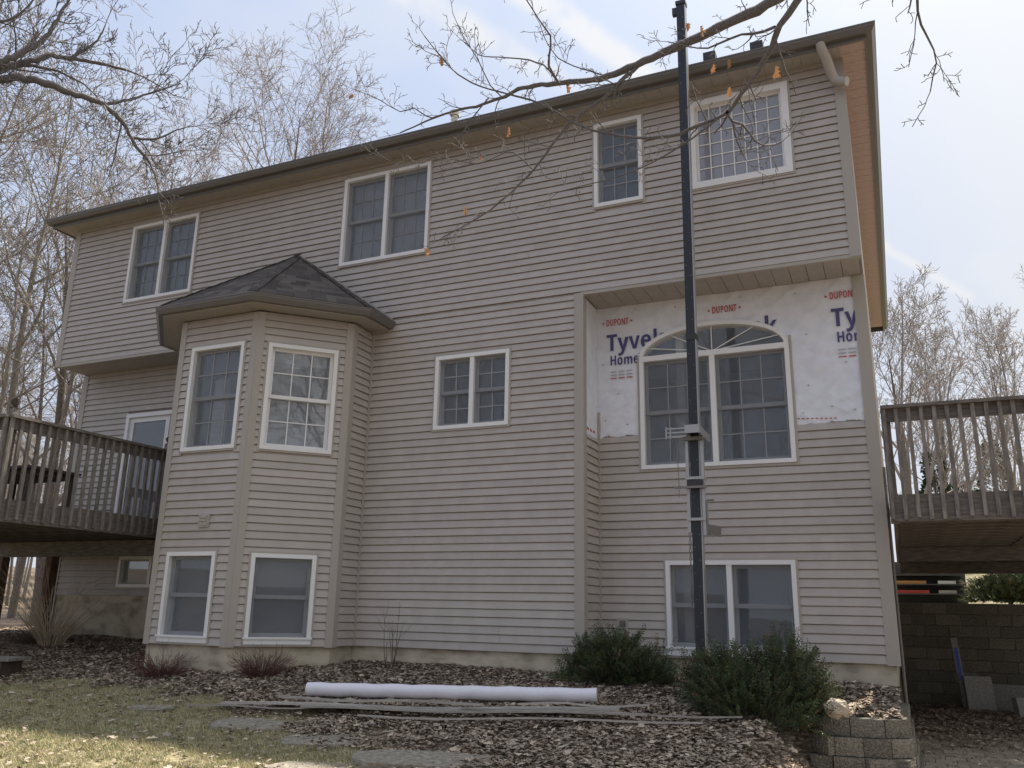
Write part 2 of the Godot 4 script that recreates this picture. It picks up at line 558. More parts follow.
# ------------------------------------------------------------------ sweeps along an eave
func sweep(path: Array, prof: Array, closed: bool, y: float, m: Material) -> ArrayMesh:
	# path: Vector2 (x,z) points running so that outward is to the right hand; prof: Vector2(out, up)
	var b := MB.new()
	var k := path.size()
	var mit := []
	for i in k:
		var d0: Vector2 = (path[i] - path[i - 1]).normalized() if (i > 0 or closed) else (path[1] - path[0]).normalized()
		var d1: Vector2 = (path[(i + 1) % k] - path[i]).normalized() if (i < k - 1 or closed) else d0
		if not closed and i == 0: d0 = d1
		var n0 := Vector2(d0.y, -d0.x); var n1 := Vector2(d1.y, -d1.x)
		mit.append((n0 + n1) / (1.0 + n0.dot(n1)))
	var np := prof.size()
	for i in (k if closed else k - 1):
		var j := (i + 1) % k
		for q in np:
			var a: Vector2 = prof[q]; var d: Vector2 = prof[(q + 1) % np]
			var pa: Vector2 = path[i] + mit[i] * a.x; var pd: Vector2 = path[i] + mit[i] * d.x
			var ra: Vector2 = path[j] + mit[j] * a.x; var rd: Vector2 = path[j] + mit[j] * d.x
			b.quad(Vector3(pa.x, y + a.y, pa.y), Vector3(pd.x, y + d.y, pd.y), Vector3(rd.x, y + d.y, rd.y), Vector3(ra.x, y + a.y, ra.y))
	if not closed:
		for e in [0, k - 1]:
			for q in range(1, np - 1):
				var p0: Vector2 = path[e] + mit[e] * prof[0].x; var p1: Vector2 = path[e] + mit[e] * prof[q].x; var p2: Vector2 = path[e] + mit[e] * prof[q + 1].x
				b.tri(Vector3(p0.x, y + prof[0].y, p0.y), Vector3(p1.x, y + prof[q].y, p1.y), Vector3(p2.x, y + prof[q + 1].y, p2.y))
	return b.commit(m)

func gutter_profile(o: float) -> Array:
	return [Vector2(o, .0), Vector2(o + .062, .0), Vector2(o + .075, .022), Vector2(o + .096, .058), Vector2(o + .098, .082), Vector2(o + .106, .086), Vector2(o + .106, .104), Vector2(o + .096, .104), Vector2(o + .094, .094), Vector2(o + .006, .094), Vector2(o, .104)]

func corner_post(at: Vector3, y0: float, y1: float, a: Vector3, b: Vector3, w := .092) -> void:
	# two flat legs from the corner along directions a and b (each pointing along a wall, away from the corner)
	var mb := MB.new()
	var cs := a.dot(b)
	var k := 0
	for q in [[a, b], [b, a]]:
		var d: Vector3 = q[0]; var e: Vector3 = q[1]
		var out := -(e - d * e.dot(d)).normalized()
		# the legs meet on the corner's bisector
		var ext := .034 * tan((PI - acos(clampf(cs, -1.0, 1.0))) * .5) - .003 * k
		var m := .0005 * k
		if d.cross(Vector3.UP).dot(out) > 0:
			mb.box(Vector3(-ext, y0 + m, -.004), Vector3(w, y1 - m, .034 - m), Transform3D(Basis(d, Vector3.UP, out), Vector3(at.x, 0, at.z)))
		else:
			mb.box(Vector3(-w, y0 + m, -.004), Vector3(ext, y1 - m, .034 - m), Transform3D(Basis(-d, Vector3.UP, out), Vector3(at.x, 0, at.z)))
		k += 1
	mi(house, "corner_post", mb.commit(M.trim))

func build_house() -> void:
	var rng := RandomNumberGenerator.new()
	rng.seed = 77
	house = thing("house", Vector3.ZERO, "large taupe vinyl sided house with a bay and exposed house wrap", "house")
	make_board_mesh()
	var X := Vector3.RIGHT
	# ---- upper storey, full width
	var L := RX - LX
	var u := wall("upper_wall", Vector3(LX, 0, 0), X, L, OV, SOF, [
		[-8.459 - LX, -6.927 - LX, 5.549, 6.995], [-3.915 - LX, -2.370 - LX, 5.525, 6.995], [.197 - LX, .871 - LX, 5.739, 6.995], [1.499 - LX, 2.761 - LX, 5.747, 7.015]], OV, SOF - .02, rng, "", .02)
	window(house, u, -8.459 - LX, 5.549, 1.532, 1.446, {"units": 2, "cols": 3, "rows": 2, "mw": .008, "muntin": M.sash, "shade": M.curtain}, "twin window with drawn shades under the far eave")
	window(house, u, -3.915 - LX, 5.525, 1.545, 1.470, {"units": 2, "cols": 3, "rows": 2, "mw": .008, "muntin": M.sash, "shade": M.shade}, "twin window with pale drawn shades above the bay roof")
	window(house, u, .197 - LX, 5.739, .674, 1.256, {"cols": 3, "rows": 2, "mw": .012}, "small single sash window with a fine grid")
	window(house, u, 1.499 - LX, 5.747, 1.262, 1.268, {"fixed": true, "cols": 7, "rows": 6, "screen": false, "sash": M.white, "glass": M.frost, "mw": .013, "cw": .085, "sill": .085}, "square white window of forty two small frosted panes")
	# ---- main wall between bay and recess
	var m := wall("middle_wall", Vector3(-6.4, 0, 0), X, 6.4, 0, OV, [[-2.140 + 6.4, -1.014 + 6.4, 2.844, 3.891], [.1, 2.2, .3, 4.0]], 0, OV, rng, "", .02)
	window(house, m, -2.140 + 6.4, 2.844, 1.126, 1.047, {"units": 2, "cols": 2, "rows": 2, "mw": .013}, "small twin grid window in the middle wall")
	# ---- recessed right wall with house wrap
	var arch_cuts := [[.601, 2.505, 2.265, 3.74], [.876, 2.412, .0, 1.116]]
	for i in 24:
		var xa := .601 + 1.904 * i / 24.0
		var xm := absf(xa + 1.904 / 48.0 - 1.553) / .952
		arch_cuts.append([xa, xa + 1.904 / 24.0, 3.74, 3.74 + .40 * sqrt(maxf(0.0, 1.0 - xm * xm))])
	var r := wall("recessed_wall", Vector3(0, 0, REC), X, RX, 0, OV, arch_cuts, 0, 2.73, rng, "", .02)
	wall("recess_return_wall", Vector3(0, 0, 0), Vector3(0, 0, -1), .62, 0, OV, [], 0, 2.70, rng, "", .02)
	window(house, r, .876, .0, 1.536, 1.116, {"units": 2, "sill": .10}, "white twin basement window behind the pole")
	arched_window(r)
	house_wrap()
	# ---- recessed left wall under the overhang
	var lw := wall("left_lower_wall", Vector3(LX, 0, REC), X, -6.4 - LX, -.02, OV, [[-8.70 - LX, -6.86 - LX, 1.72, 3.705], [-8.41 - LX, -7.0 - LX, .735, 1.24]], .61, OV, rng, "", .02)
	window(house, lw, -8.41 - LX, .735, 1.41, .505, {"units": 2, "fixed": true, "screen": false, "sash": M.trim}, "dark low window under the left deck")
	sliding_door(lw, -8.70 - LX, 1.72, 1.84, 1.985)
	# ---- side walls and back
	wall("right_upper_wall", Vector3(RX, 0, 0), Vector3(0, 0, -1), -BACK, OV, SOF, [], OV, SOF - .02, rng, "", .02)
	wall("right_lower_wall", Vector3(RX, 0, REC), Vector3(0, 0, -1), -BACK + REC, 0, OV, [], 0, OV, rng, "", .02)
	wall("left_upper_wall", Vector3(LX, 0, BACK), Vector3(0, 0, 1), -BACK, OV, SOF, [], OV, SOF - .02, rng, "", .02)
	wall("left_side_wall", Vector3(LX, 0, BACK), Vector3(0, 0, 1), -BACK + REC, 0, OV, [], 0, OV, rng, "", .02)
	pbox(house, "back_wall", Vector3(LX + .15, 0, BACK - .1), Vector3(RX - .15, SOF, BACK), M.trim)
	# ---- corner posts
	corner_post(Vector3(LX, 0, 0), OV - .02, SOF, Vector3(1, 0, 0), Vector3(0, 0, -1))
	corner_post(Vector3(RX, 0, 0), OV - .02, SOF, Vector3(-1, 0, 0), Vector3(0, 0, -1))
	corner_post(Vector3(LX, 0, REC), -.02, OV - .02, Vector3(1, 0, 0), Vector3(0, 0, -1))
	corner_post(Vector3(RX, 0, REC), -.02, OV - .02, Vector3(-1, 0, 0), Vector3(0, 0, -1), .105)
	corner_post(Vector3(0, 0, 0), -.02, OV, Vector3(-1, 0, 0), Vector3(0, 0, -1))
	# inside corner strip of the recess, standing above the cut siding
	pbox(house, "inside_corner_strip", Vector3(.0, -.01, REC), Vector3(.045, 3.06, REC + .04), M.trim)
	pbox(house, "inside_corner_strip", Vector3(-3.25 + .024, -.01, .0), Vector3(-3.25 + .06, 4.40, .034), M.trim)
	# ---- soffits under the overhanging storey: individual boards
	var g := group_node(house, "recess_soffit")
	var n := 17
	for i in n:
		var x0 := .02 + (RX - .02) * i / n
		pbox(g, "soffit_board", Vector3(x0 + .003, OV - .016, REC + .001), Vector3(x0 + (RX - .02) / n - .003, OV - .002, -.01), M.soffit)
	pbox(house, "recess_soffit_trim", Vector3(.0, OV - .03, -.02), Vector3(RX + .022, OV + .012, .028), M.trim)
	g = group_node(house, "left_overhang_soffit")
	for i in 14:
		var x0 := LX + 3.5 * i / 14.0
		pbox(g, "soffit_board", Vector3(x0 + .002, OV - .016, REC + .001), Vector3(x0 + .25 - .003, OV - .002, -.01), M.soffit)
	pbox(house, "overhang_trim", Vector3(LX - .022, OV - .03, -.02), Vector3(-6.4, OV + .012, .028), M.trim)
	# floors and inner walls
	for y in [-.9, 1.55, 4.40, SOF + .02]:
		pbox(house, "floor_slab", Vector3(LX + .15, y, BACK + .01), Vector3(RX - .15, y + .12, REC - .15 if y < 4.5 else -.15), M.inside)
	for x in [-6.2, -1.0, 1.05]:
		pbox(house, "partition", Vector3(x, -.78, BACK + .01), Vector3(x + .1, SOF, REC - .16), M.inside)
	pbox(house, "partition", Vector3(LX + .15, -.78, -4.1), Vector3(RX - .15, SOF, -4.0), M.inside)
	build_bay(rng)
	build_roof(rng)
	build_foundation()
	wall_fittings(u)

func arched_window(t: Transform3D) -> void:
	var g := group_node(house, "arched_window", t * Transform3D(Basis.IDENTITY, Vector3(.601, 2.265, 0)))
	g.set_meta("label", "twin sash window with a sunburst arched top amid house wrap")
	var w := 1.904
	var hb := 1.475          # up to the transom bar
	var cx := w * .5
	# lower twin sashes
	var cw := .055
	var b := MB.new()
	b.box(Vector3(0, 0, -.135), Vector3(w, .05, .045))
	b.box(Vector3(0, .05, -.135), Vector3(cw, hb - .02, .045)); b.box(Vector3(w - cw, .05, -.135), Vector3(w, hb - .02, .045))
	b.box(Vector3(0, hb - .04, -.135), Vector3(w, hb + .03, .046))
	# arch
	var ns := 30
	for i in ns:
		var a0 := PI * i / ns; var a1 := PI * (i + 1) / ns
		var q := []
		for a in [a0, a1]:
			q.append(Vector3(cx + cx * cos(a), hb + .02 + .40 * sin(a), 0)); q.append(Vector3(cx + (cx - cw) * cos(a), hb + .02 + (.40 - cw) * sin(a), 0))
		var f := Vector3(0, 0, .045); var k := Vector3(0, 0, -.135)
		b.quad(q[0] + f, q[2] + f, q[3] + f, q[1] + f)
		b.quad(q[0] + k, q[2] + k, q[2] + f, q[0] + f)
		b.quad(q[1] + f, q[3] + f, q[3] + k, q[1] + k)
	mi(g, "casing", b.commit(M.white))
	# outer trim strips at the sides, standing above the cut siding as in a half done job
	pbox(g, "trim", Vector3(-.032, -.03, -.02), Vector3(-.001, hb + .06, .030), M.trim)
	pbox(g, "trim", Vector3(w + .001, -.03, -.02), Vector3(w + .032, hb + .12, .030), M.trim)
	pbox(g, "trim", Vector3(-.032, -.034, -.02), Vector3(w + .032, -.001, .029), M.trim)
	pbox(g, "mullion", Vector3(cx - .034, .05, -.135), Vector3(cx + .034, hb - .04, .040), M.white)
	var o := {"cols": 3, "rows": 2, "mw": .011}
	for u in 2:
		var ux := cw if u == 0 else cx + .034
		var iw := cx - .034 - cw
		var ih := hb - .09
		glaze(g, ux, .05 + ih * .5 - .02, iw, ih * .5 + .02, o, M.sash, -.035, .042)
		glaze(g, ux, .05, iw, ih * .5 + .02, o, M.sash, -.075, .042)
		pbox(g, "insect_screen", Vector3(ux + .002, .052, -.0085), Vector3(ux + iw - .002, hb - .042, -.008), M.screen)
	# fan light
	var fan := MB.new()
	for i in ns:
		var a0 := PI * i / ns; var a1 := PI * (i + 1) / ns
		for z in [-.03, -.042]:
			fan.tri(Vector3(cx, hb + .03, z), Vector3(cx + (cx - cw) * cos(a0), hb + .03 + (.385 - cw) * sin(a0), z), Vector3(cx + (cx - cw) * cos(a1), hb + .03 + (.385 - cw) * sin(a1), z))
	mi(g, "fan_pane", fan.commit(M.glass))
	for a in [22.0, 54.0, 90.0, 126.0, 158.0]:
		var ar := deg_to_rad(a)
		var e := Vector3(cx + (cx - cw) * cos(ar), hb + .03 + (.385 - cw) * sin(ar), -.022)
		var s := Vector3(cx, hb + .03, -.022)
		var d := (e - s)
		tbox(g, "sunburst_bar", Transform3D(Basis(d.normalized(), Vector3(-d.y, d.x, 0).normalized(), Vector3(0, 0, 1)), (s + e) * .5), Vector3(d.length(), .012, .012), M.white)

func house_wrap() -> void:
	var g := group_node(house, "house_wrap", Transform3D(Basis.IDENTITY, Vector3(0, 0, REC)))
	g.set_meta("label", "white printed house wrap left bare above the cut siding")
	var nz := FastNoiseLite.new()
	nz.seed = 3; nz.frequency = 1.0; nz.fractal_octaves = 3
	var st := .025
	var x1 := RX - .07
	var nx := int(x1 / st); var ny := int((OV - .02 - 2.70) / st)
	var ht := func(x: float, y: float) -> float:
		# sagging folds, strongest towards the loose lower edge
		var f := nz.get_noise_2d(x * 1.3 + y * .9, y * 2.6 - x * .7)
		var f2 := nz.get_noise_2d(x * 6.0 + 9.0, y * 3.0)
		var f3 := 1.0 - absf(nz.get_noise_2d(x * 1.1 - y * 1.6 + 3.0, y * .8 + x * .5))
		return .006 + .006 * absf(f) + .015 * pow(f3, 7.0) + .0015 * f2
	var v := PackedVector3Array(); var id := PackedInt32Array()
	for j in ny + 1:
		for i in nx + 1:
			var x := x1 * i / nx
			var y := 2.70 + (OV - .018 - 2.70) * j / ny
			if j == 0: y += .025 * nz.get_noise_2d(x * 4.0, 3.0) + .02
			v.append(Vector3(x, y, ht.call(x, y)))
	for j in ny:
		for i in nx:
			var c: Vector3 = (v[j * (nx + 1) + i] + v[(j + 1) * (nx + 1) + i + 1]) * .5
			var xm := (c.x - 1.553) / .94
			if absf(xm) < 1.0 and c.y < 3.74 + .385 * sqrt(1.0 - xm * xm): continue
			var a := j * (nx + 1) + i
			id.append_array(PackedInt32Array([a, a + nx + 1, a + 1, a + 1, a + nx + 1, a + nx + 2]))
	var arr := []
	arr.resize(Mesh.ARRAY_MAX)
	arr[Mesh.ARRAY_VERTEX] = v; arr[Mesh.ARRAY_INDEX] = id
	var am := ArrayMesh.new()
	am.add_surface_from_arrays(Mesh.PRIMITIVE_TRIANGLES, arr)
	var stt := SurfaceTool.new()
	stt.create_from(am, 0); stt.generate_normals()
	var wm := stt.commit()
	wm.surface_set_material(0, M.wrap)
	mi(g, "wrap_sheet", wm)
	for q in [[.12, 2.95], [.30, 3.30], [.42, 2.88], [.10, 3.72], [.55, 4.46], [1.10, 4.42], [1.95, 4.44], [2.62, 4.40], [2.70, 3.20], [2.95, 2.92], [3.15, 3.45], [2.72, 3.85], [3.2, 2.86], [2.62, 2.86]]:
		var cap := MB.new()
		cap.tube([Vector3(q[0], q[1], .014), Vector3(q[0], q[1], .024), Vector3(q[0], q[1], .026)], [.010, .010, .007], 8)
		mi(g, "cap_nail", cap.commit(M.sash))
	# wrap on the return wall
	pbox(g, "wrap_flap", Vector3(.002, 2.68, .012), Vector3(.010, OV - .02, .585), M.wrap)
	# printing
	var bold := SystemFont.new()
	bold.font_names = PackedStringArray(["Droid Sans"])
	bold.font_weight = 700
	for k in 3:
		var x0 := .10 + 1.437 * k
		lettering(g, "brand_print", "DUPONT", bold, x0 + .05, 4.262, .092, .31, M.red, x1)
		for sx in [x0 + .005, x0 + .40]:
			if sx < x1 - .03:
				var b := MB.new()
				b.quad(Vector3(sx - .018, 4.305, .0235), Vector3(sx, 4.287, .0235), Vector3(sx + .018, 4.305, .0235), Vector3(sx, 4.323, .0235))
				mi(g, "printed_mark", b.commit(M.red))
		lettering(g, "brand_print", "Tyvek", bold, x0 + .05, 3.905, .232, .80, M.navy, x1)
		lettering(g, "product_print", "HomeWrap", bold, x0 + .10, 3.700, .135, .76, M.navy, x1)
		for q in (0 if k == 1 else 3):
			for w in (4 if k == 0 else 2):
				var xx := x0 + .10 + .11 * w
				if xx + .1 < x1 - .01 and (k != 0 or xx + .085 < .595):
					pbox(g, "small_print", Vector3(xx, 3.60 - q * .045, .0225), Vector3(xx + .085, 3.614 - q * .045, .0235), M.greyprint if q < 2 else M.red)
	for w in 9:
		var xx := 2.545 + .052 * w
		pbox(g, "edge_print", Vector3(xx, 2.785 - w * .003, .0225), Vector3(xx + .030, 2.798 - w * .003, .0235), M.red)
	for w in 3:
		pbox(g, "edge_print", Vector3(.0105, 2.75, .14 + w * .12), Vector3(.0112, 2.785, .22 + w * .12), M.red)

func lettering(g: Node, called: String, txt: String, font: Font, x: float, y: float, cap: float, width: float, m: Material, xmax: float) -> void:
	# printed word, cut away where the window opening or the corner post interrupts the sheet
	if x > xmax - .05: return
	var capm := TextMesh.new()
	capm.text = "T"; capm.font = font; capm.font_size = 64; capm.pixel_size = 0.01; capm.depth = 0.0
	var tm := TextMesh.new()
	tm.text = txt; tm.font = font; tm.font_size = 64; tm.pixel_size = 0.01; tm.depth = 0.0
	var cb := capm.get_aabb()
	var bb := tm.get_aabb()
	var sx := width / bb.size.x
	var sy := cap / cb.size.y
	var hole := PackedVector2Array([Vector2(.615, 2.2), Vector2(2.49, 2.2), Vector2(2.49, 3.74)])
	for i in range(1, 30):
		var a := PI * i / 30.0
		hole.append(Vector2(1.553 + .937 * cos(a), 3.745 + .385 * sin(a)))
	hole.append(Vector2(.615, 3.74))
	var sheet := PackedVector2Array([Vector2(-1, 2), Vector2(xmax, 2), Vector2(xmax, 5), Vector2(-1, 5)])
	var arr := tm.surface_get_arrays(0)
	var vs: PackedVector3Array = arr[Mesh.ARRAY_VERTEX]
	var ids: PackedInt32Array = arr[Mesh.ARRAY_INDEX]
	var b := MB.new()
	for t in range(0, ids.size(), 3):
		var tri := PackedVector2Array()
		for k in 3:
			var p := vs[ids[t + k]]
			tri.append(Vector2(x + (p.x - bb.position.x) * sx, y + (p.y - cb.position.y) * sy))
		if absf((tri[1] - tri[0]).cross(tri[2] - tri[0])) < 1e-9: continue
		for part in Geometry2D.intersect_polygons(tri, sheet):
			for piece in Geometry2D.clip_polygons(part, hole):
				var tr := Geometry2D.triangulate_polygon(piece)
				for q in range(0, tr.size(), 3):
					var a0 := piece[tr[q]]; var a1 := piece[tr[q + 1]]; var a2 := piece[tr[q + 2]]
					if (a1 - a0).cross(a2 - a0) < 0.0:
						var sw := a1
						a1 = a2; a2 = sw
					b.tri(Vector3(a0.x, a0.y, .0235), Vector3(a1.x, a1.y, .0235), Vector3(a2.x, a2.y, .0235))
	if b.v.size() == 0: return
	mi(g, called, b.commit(m))

func sliding_door(t: Transform3D, x: float, y: float, w: float, h: float) -> void:
	var g := group_node(house, "sliding_door", t * Transform3D(Basis.IDENTITY, Vector3(x, y, 0)))
	g.set_meta("label", "white framed sliding glass door opening onto the left deck")
	mi(g, "casing", frame_mesh(w, h, .07, -.135, .045, M.white))
	for k in 2:
		var px := .07 + k * (w * .5 - .07)
		mi(g, "door_frame", frame_mesh(w * .5, h - .14, .085, -.04 - .045 * k, -.001 - .045 * k, M.white), Vector3(px, .07, 0))
		pbox(g, "pane", Vector3(px + .085, .155, -.03 - .045 * k), Vector3(px + w * .5 - .085, h - .155, -.015 - .045 * k), M.glass)
	pbox(g, "handle", Vector3(w * .5 + .02, .9, .0), Vector3(w * .5 + .05, 1.15, .03), M.steel)

func wall_fittings(u: Transform3D) -> void:
	# outlet box on the recessed wall
	var g := group_node(house, "outlet_box", Transform3D(Basis.IDENTITY, Vector3(.25, .24, REC + .018)))
	mi(g, "mounting_block", frame_mesh(.14, .18, .03, 0, .022, M.trim))
	pbox(g, "cover", Vector3(.03, .03, .0), Vector3(.11, .15, .012), M.steel)
	pbox(g, "socket", Vector3(.05, .075, .012), Vector3(.09, .125, .035), M.gutter)
	# dryer vent on the bay
	g = group_node(house, "wall_vent", Transform3D(Basis.IDENTITY, Vector3(-4.79, 1.46, 1.39 + .02)))
	pbox(g, "hood", Vector3(0, .0, 0), Vector3(.17, .165, .03), M.siding)
	for i in 3:
		pbox(g, "louver", Vector3(.02, .025 + .045 * i, .03), Vector3(.15, .055 + .045 * i, .042), M.trim)
	# downspout elbow left hanging at the right corner of the eave
	var b := MB.new()
	var pts := [Vector3(RX - .20, SOF + .04, .35), Vector3(RX - .19, SOF - .03, .345), Vector3(RX - .15, SOF - .13, .27), Vector3(RX - .11, SOF - .27, .16), Vector3(RX - .07, SOF - .36, .13), Vector3(RX + .01, SOF - .41, .15), Vector3(RX + .06, SOF - .43, .17)]
	b.tube(pts, [.058, .06, .062, .060, .058, .058, .058], 8)
	mi(house, "downspout_elbow", b.commit(M.trim))
	var v := u.origin.x
	var _k := v
	# conduit and pipe at the lower right corner
	for q in [[.035, .016, 1.9, M.gutter], [.075, .012, 1.1, M.pvc], [.115, .018, 2.2, M.gutter]]:
		var c := MB.new()
		c.tube([Vector3(RX + .05, -.96, REC - .05 - q[0] * 2.0), Vector3(RX + .05, .4, REC - .05 - q[0] * 2.0), Vector3(RX + .05, q[2], REC - .05 - q[0] * 2.0)], [q[1], q[1], q[1]], 8)
		mi(house, "conduit", c.commit(q[3]))

func build_foundation() -> void:
	var g := group_node(house, "foundation")
	g.set_meta("label", "stained beige concrete foundation below the siding")
	pbox(g, "concrete_wall", Vector3(-6.4, -1.6, -.25), Vector3(-.012, -.001, -.012), M.found)
	pbox(g, "concrete_wall", Vector3(-.25, -1.6, REC - .02), Vector3(-.013, -.0015, -.25), M.found)
	pbox(g, "concrete_wall", Vector3(-.012, -1.6, REC - .25), Vector3(RX - .012, -.001, REC - .012), M.found)
	pbox(g, "concrete_wall", Vector3(RX - .25, -1.6, BACK), Vector3(RX - .013, -.0015, REC - .25), M.found)
	pbox(g, "concrete_wall", Vector3(LX + .012, -1.6, REC - .25), Vector3(-6.4, .60, REC + .004), M.found)
	pbox(g, "concrete_wall", Vector3(LX + .013, -1.6, BACK), Vector3(LX + .25, -.001, REC - .25), M.found)
	# bay
	var b := MB.new()
	var q := [Vector2(-6.385, 0), Vector2(-6.385, .485), Vector2(-5.495, 1.375), Vector2(-4.155, 1.375), Vector2(-3.265, .485), Vector2(-3.265, 0)]
	for i in q.size() - 1:
		b.quad(Vector3(q[i].x, -1.6, q[i].y), Vector3(q[i + 1].x, -1.6, q[i + 1].y), Vector3(q[i + 1].x, -.001, q[i + 1].y), Vector3(q[i].x, -.001, q[i].y))
	for i in range(1, q.size() - 1):
		b.tri(Vector3(q[0].x, -.001, q[0].y), Vector3(q[i].x, -.001, q[i].y), Vector3(q[i + 1].x, -.001, q[i + 1].y))
	mi(g, "bay_foundation", b.commit(M.found))

func build_bay(rng: RandomNumberGenerator) -> void:
	var P := [Vector3(-6.4, 0, 0), Vector3(-6.4, 0, .49), Vector3(-5.5, 0, 1.39), Vector3(-4.15, 0, 1.39), Vector3(-3.25, 0, .49), Vector3(-3.25, 0, 0)]
	var top := 4.36
	var T := []
	var ops := [[], [], [[.235, 1.168, 2.482, 3.957], [.226, 1.054, .018, 1.147]], [[.152, 1.091, 2.474, 3.938], [.188, 1.008, .018, 1.133]], []]
	for i in 5:
		var d: Vector3 = P[i + 1] - P[i]
		T.append(wall(["bay_left_return", "bay_left_face", "bay_front_face", "bay_right_face", "bay_right_return"][i], P[i], d.normalized(), d.length(), 0, top, ops[i], 0, top, rng, "", .03))
	window(house, T[2], .235, 2.482, .933, 1.475, {"cols": 3, "rows": 2, "mw": .011, "shade": M.curtain, "shade_drop": .2}, "screened grid window on the bay's front face")
	window(house, T[2], .226, .018, .828, 1.129, {"sill": .085, "shade": M.curtain}, "plain basement window on the bay's front face")
	window(house, T[3], .152, 2.474, .939, 1.464, {"cols": 3, "rows": 2, "screen": false, "sash": M.white, "mw": .015, "shade": M.curtain, "shade_drop": .12}, "bright white grid window mirroring trees on the bay's angled face")
	window(house, T[3], .188, .018, .820, 1.115, {"sill": .085, "shade": M.curtain}, "plain basement window on the bay's angled face")
	for i in range(1, 5):
		corner_post(P[i], -.02, top, (P[i - 1] - P[i]).normalized(), (P[i + 1] - P[i]).normalized(), .085)
	# soffit, fascia, gutter
	var path := []
	for p in P: path.append(Vector2(p.x, p.z))
	# outward must be on the right of travel: x,z plane viewed from above
	var inv := path.duplicate()
	inv.reverse()
	if sweep_out(path) : inv = path
	mi(house, "bay_soffit", sweep(inv, [Vector2(-.02, .0), Vector2(.295, .0), Vector2(.295, .012), Vector2(-.02, .012)], false, top + .03, M.soffit))
	mi(house, "bay_fascia", sweep(inv, [Vector2(.28, -.012), Vector2(.30, -.012), Vector2(.30, .105), Vector2(.28, .105)], false, top + .03, M.trim))
	mi(house, "bay_gutter", sweep(inv, gutter_profile(.301), false, top + .035, M.gutter))
	# roof
	var rf := group_node(house, "bay_roof")
	rf.set_meta("label", "dark shingled hip roof over the bay")
	var A := Vector3(-4.74, 5.84, .0)
	var ey := top + .155
	var C := []
	for i in 6:
		var d0: Vector2 = (path[i] - path[maxi(i - 1, 0)]).normalized() if i > 0 else (path[1] - path[0]).normalized()
		var d1: Vector2 = (path[mini(i + 1, 5)] - path[i]).normalized() if i < 5 else d0
		var n0 := Vector2(-d0.y, d0.x); var n1 := Vector2(-d1.y, d1.x)
		if n0.dot(Vector2(-1, 0)) < -.9 and i == 0: n0 = -n0; n1 = -n1
		var mm := (n0 + n1) / (1.0 + n0.dot(n1))
		var pp: Vector2 = path[i] + mm * .35
		if absf(pp.x + 4.825) < absf(path[i].x + 4.825) - .01 or pp.y < path[i].y - .3: pp = path[i] - mm * .35
		C.append(Vector3(pp.x, ey, maxf(pp.y, 0.0)))
	var deck := MB.new()
	for i in 5: deck.tri(A - Vector3(0, .03, 0), C[i] - Vector3(0, .02, 0), C[i + 1] - Vector3(0, .02, 0))
	mi(rf, "roof_deck", deck.commit(M.shingles[0]))
	for f in 5:
		var a: Vector3 = C[f]; var b: Vector3 = C[f + 1]
		var ex := (b - a).normalized()
		var mid := (a + b) * .5
		var upv := (A - mid)
		upv = (upv - ex * upv.dot(ex))
		var sl := upv.length()
		upv = upv.normalized()
		var nn := ex.cross(upv)
		if nn.y < 0: nn = -nn
		var bas := Basis(ex, upv, nn)
		if ex.cross(upv).dot(nn) < 0: bas = Basis(-ex, upv, nn)
		var ax0 := (A - a).dot(ex)
		var Lf := (b - a).length()
		var rows := int(ceil(sl / .12))
		for rI in rows:
			var s0 := rI * .12
			var tt := clampf((s0 + .05) / sl, 0.0, 1.0)
			var xl := ax0 * tt
			var xr := lerpf(Lf, ax0, tt)
			var q := xl + rng.randf_range(-.12, 0.0)
			while q < xr:
				var w := rng.randf_range(.12, .26)
				var c0 := maxf(q, xl - .01); var c1 := minf(q + w - .004, xr + .01)
				if c1 - c0 > .03:
					var cen := a + ex * ((c0 + c1) * .5) + upv * (s0 + .085) + nn * (.006 + rng.randf() * .004)
					var tilt := Basis(ex if bas.x.dot(ex) > 0 else -ex, .035)
					var oo := MeshInstance3D.new()
					oo.mesh = ubox_mesh
					oo.material_override = M.shingles[rng.randi() % 5]
					oo.transform = Transform3D(tilt * bas, cen) * Transform3D(Basis.from_scale(Vector3(c1 - c0, minf(.17, maxf(.05, sl - s0)), .013)), Vector3.ZERO)
					put(rf, oo, "shingle")
				q += w
	for i in range(1, 5):
		var a: Vector3 = C[i]
		var d := A - a
		var n := int(d.length() / .15)
		for k in n:
			var p := a + d * ((k + .5) / n) + Vector3(0, .016, 0)
			var by := d.normalized(); var bx := by.cross(Vector3.UP).normalized(); var bz := bx.cross(by)
			tbox(rf, "hip_cap", Transform3D(Basis(bx, by, bz) * Basis(Vector3.RIGHT, .05), p), Vector3(.13, .19, .012), M.shingles[rng.randi() % 4])
	# step flashing where the roof meets the wall
	for s in [0, 5]:
		var a: Vector3 = C[s]
		var d := A - a
		var by := d.normalized(); var bx := by.cross(Vector3(0, 0, 1)).normalized()
		tbox(rf, "flashing", Transform3D(Basis(bx, by, Vector3(0, 0, 1)), a + d * .5 + Vector3(0, .02, .028)), Vector3(.05, d.length(), .02), M.trim)

func sweep_out(path: Array) -> bool:
	# true when the right hand side of travel points away from the house centre line
	var d: Vector2 = (path[3] - path[2]).normalized()
	return Vector2(d.y, -d.x).y > 0.0

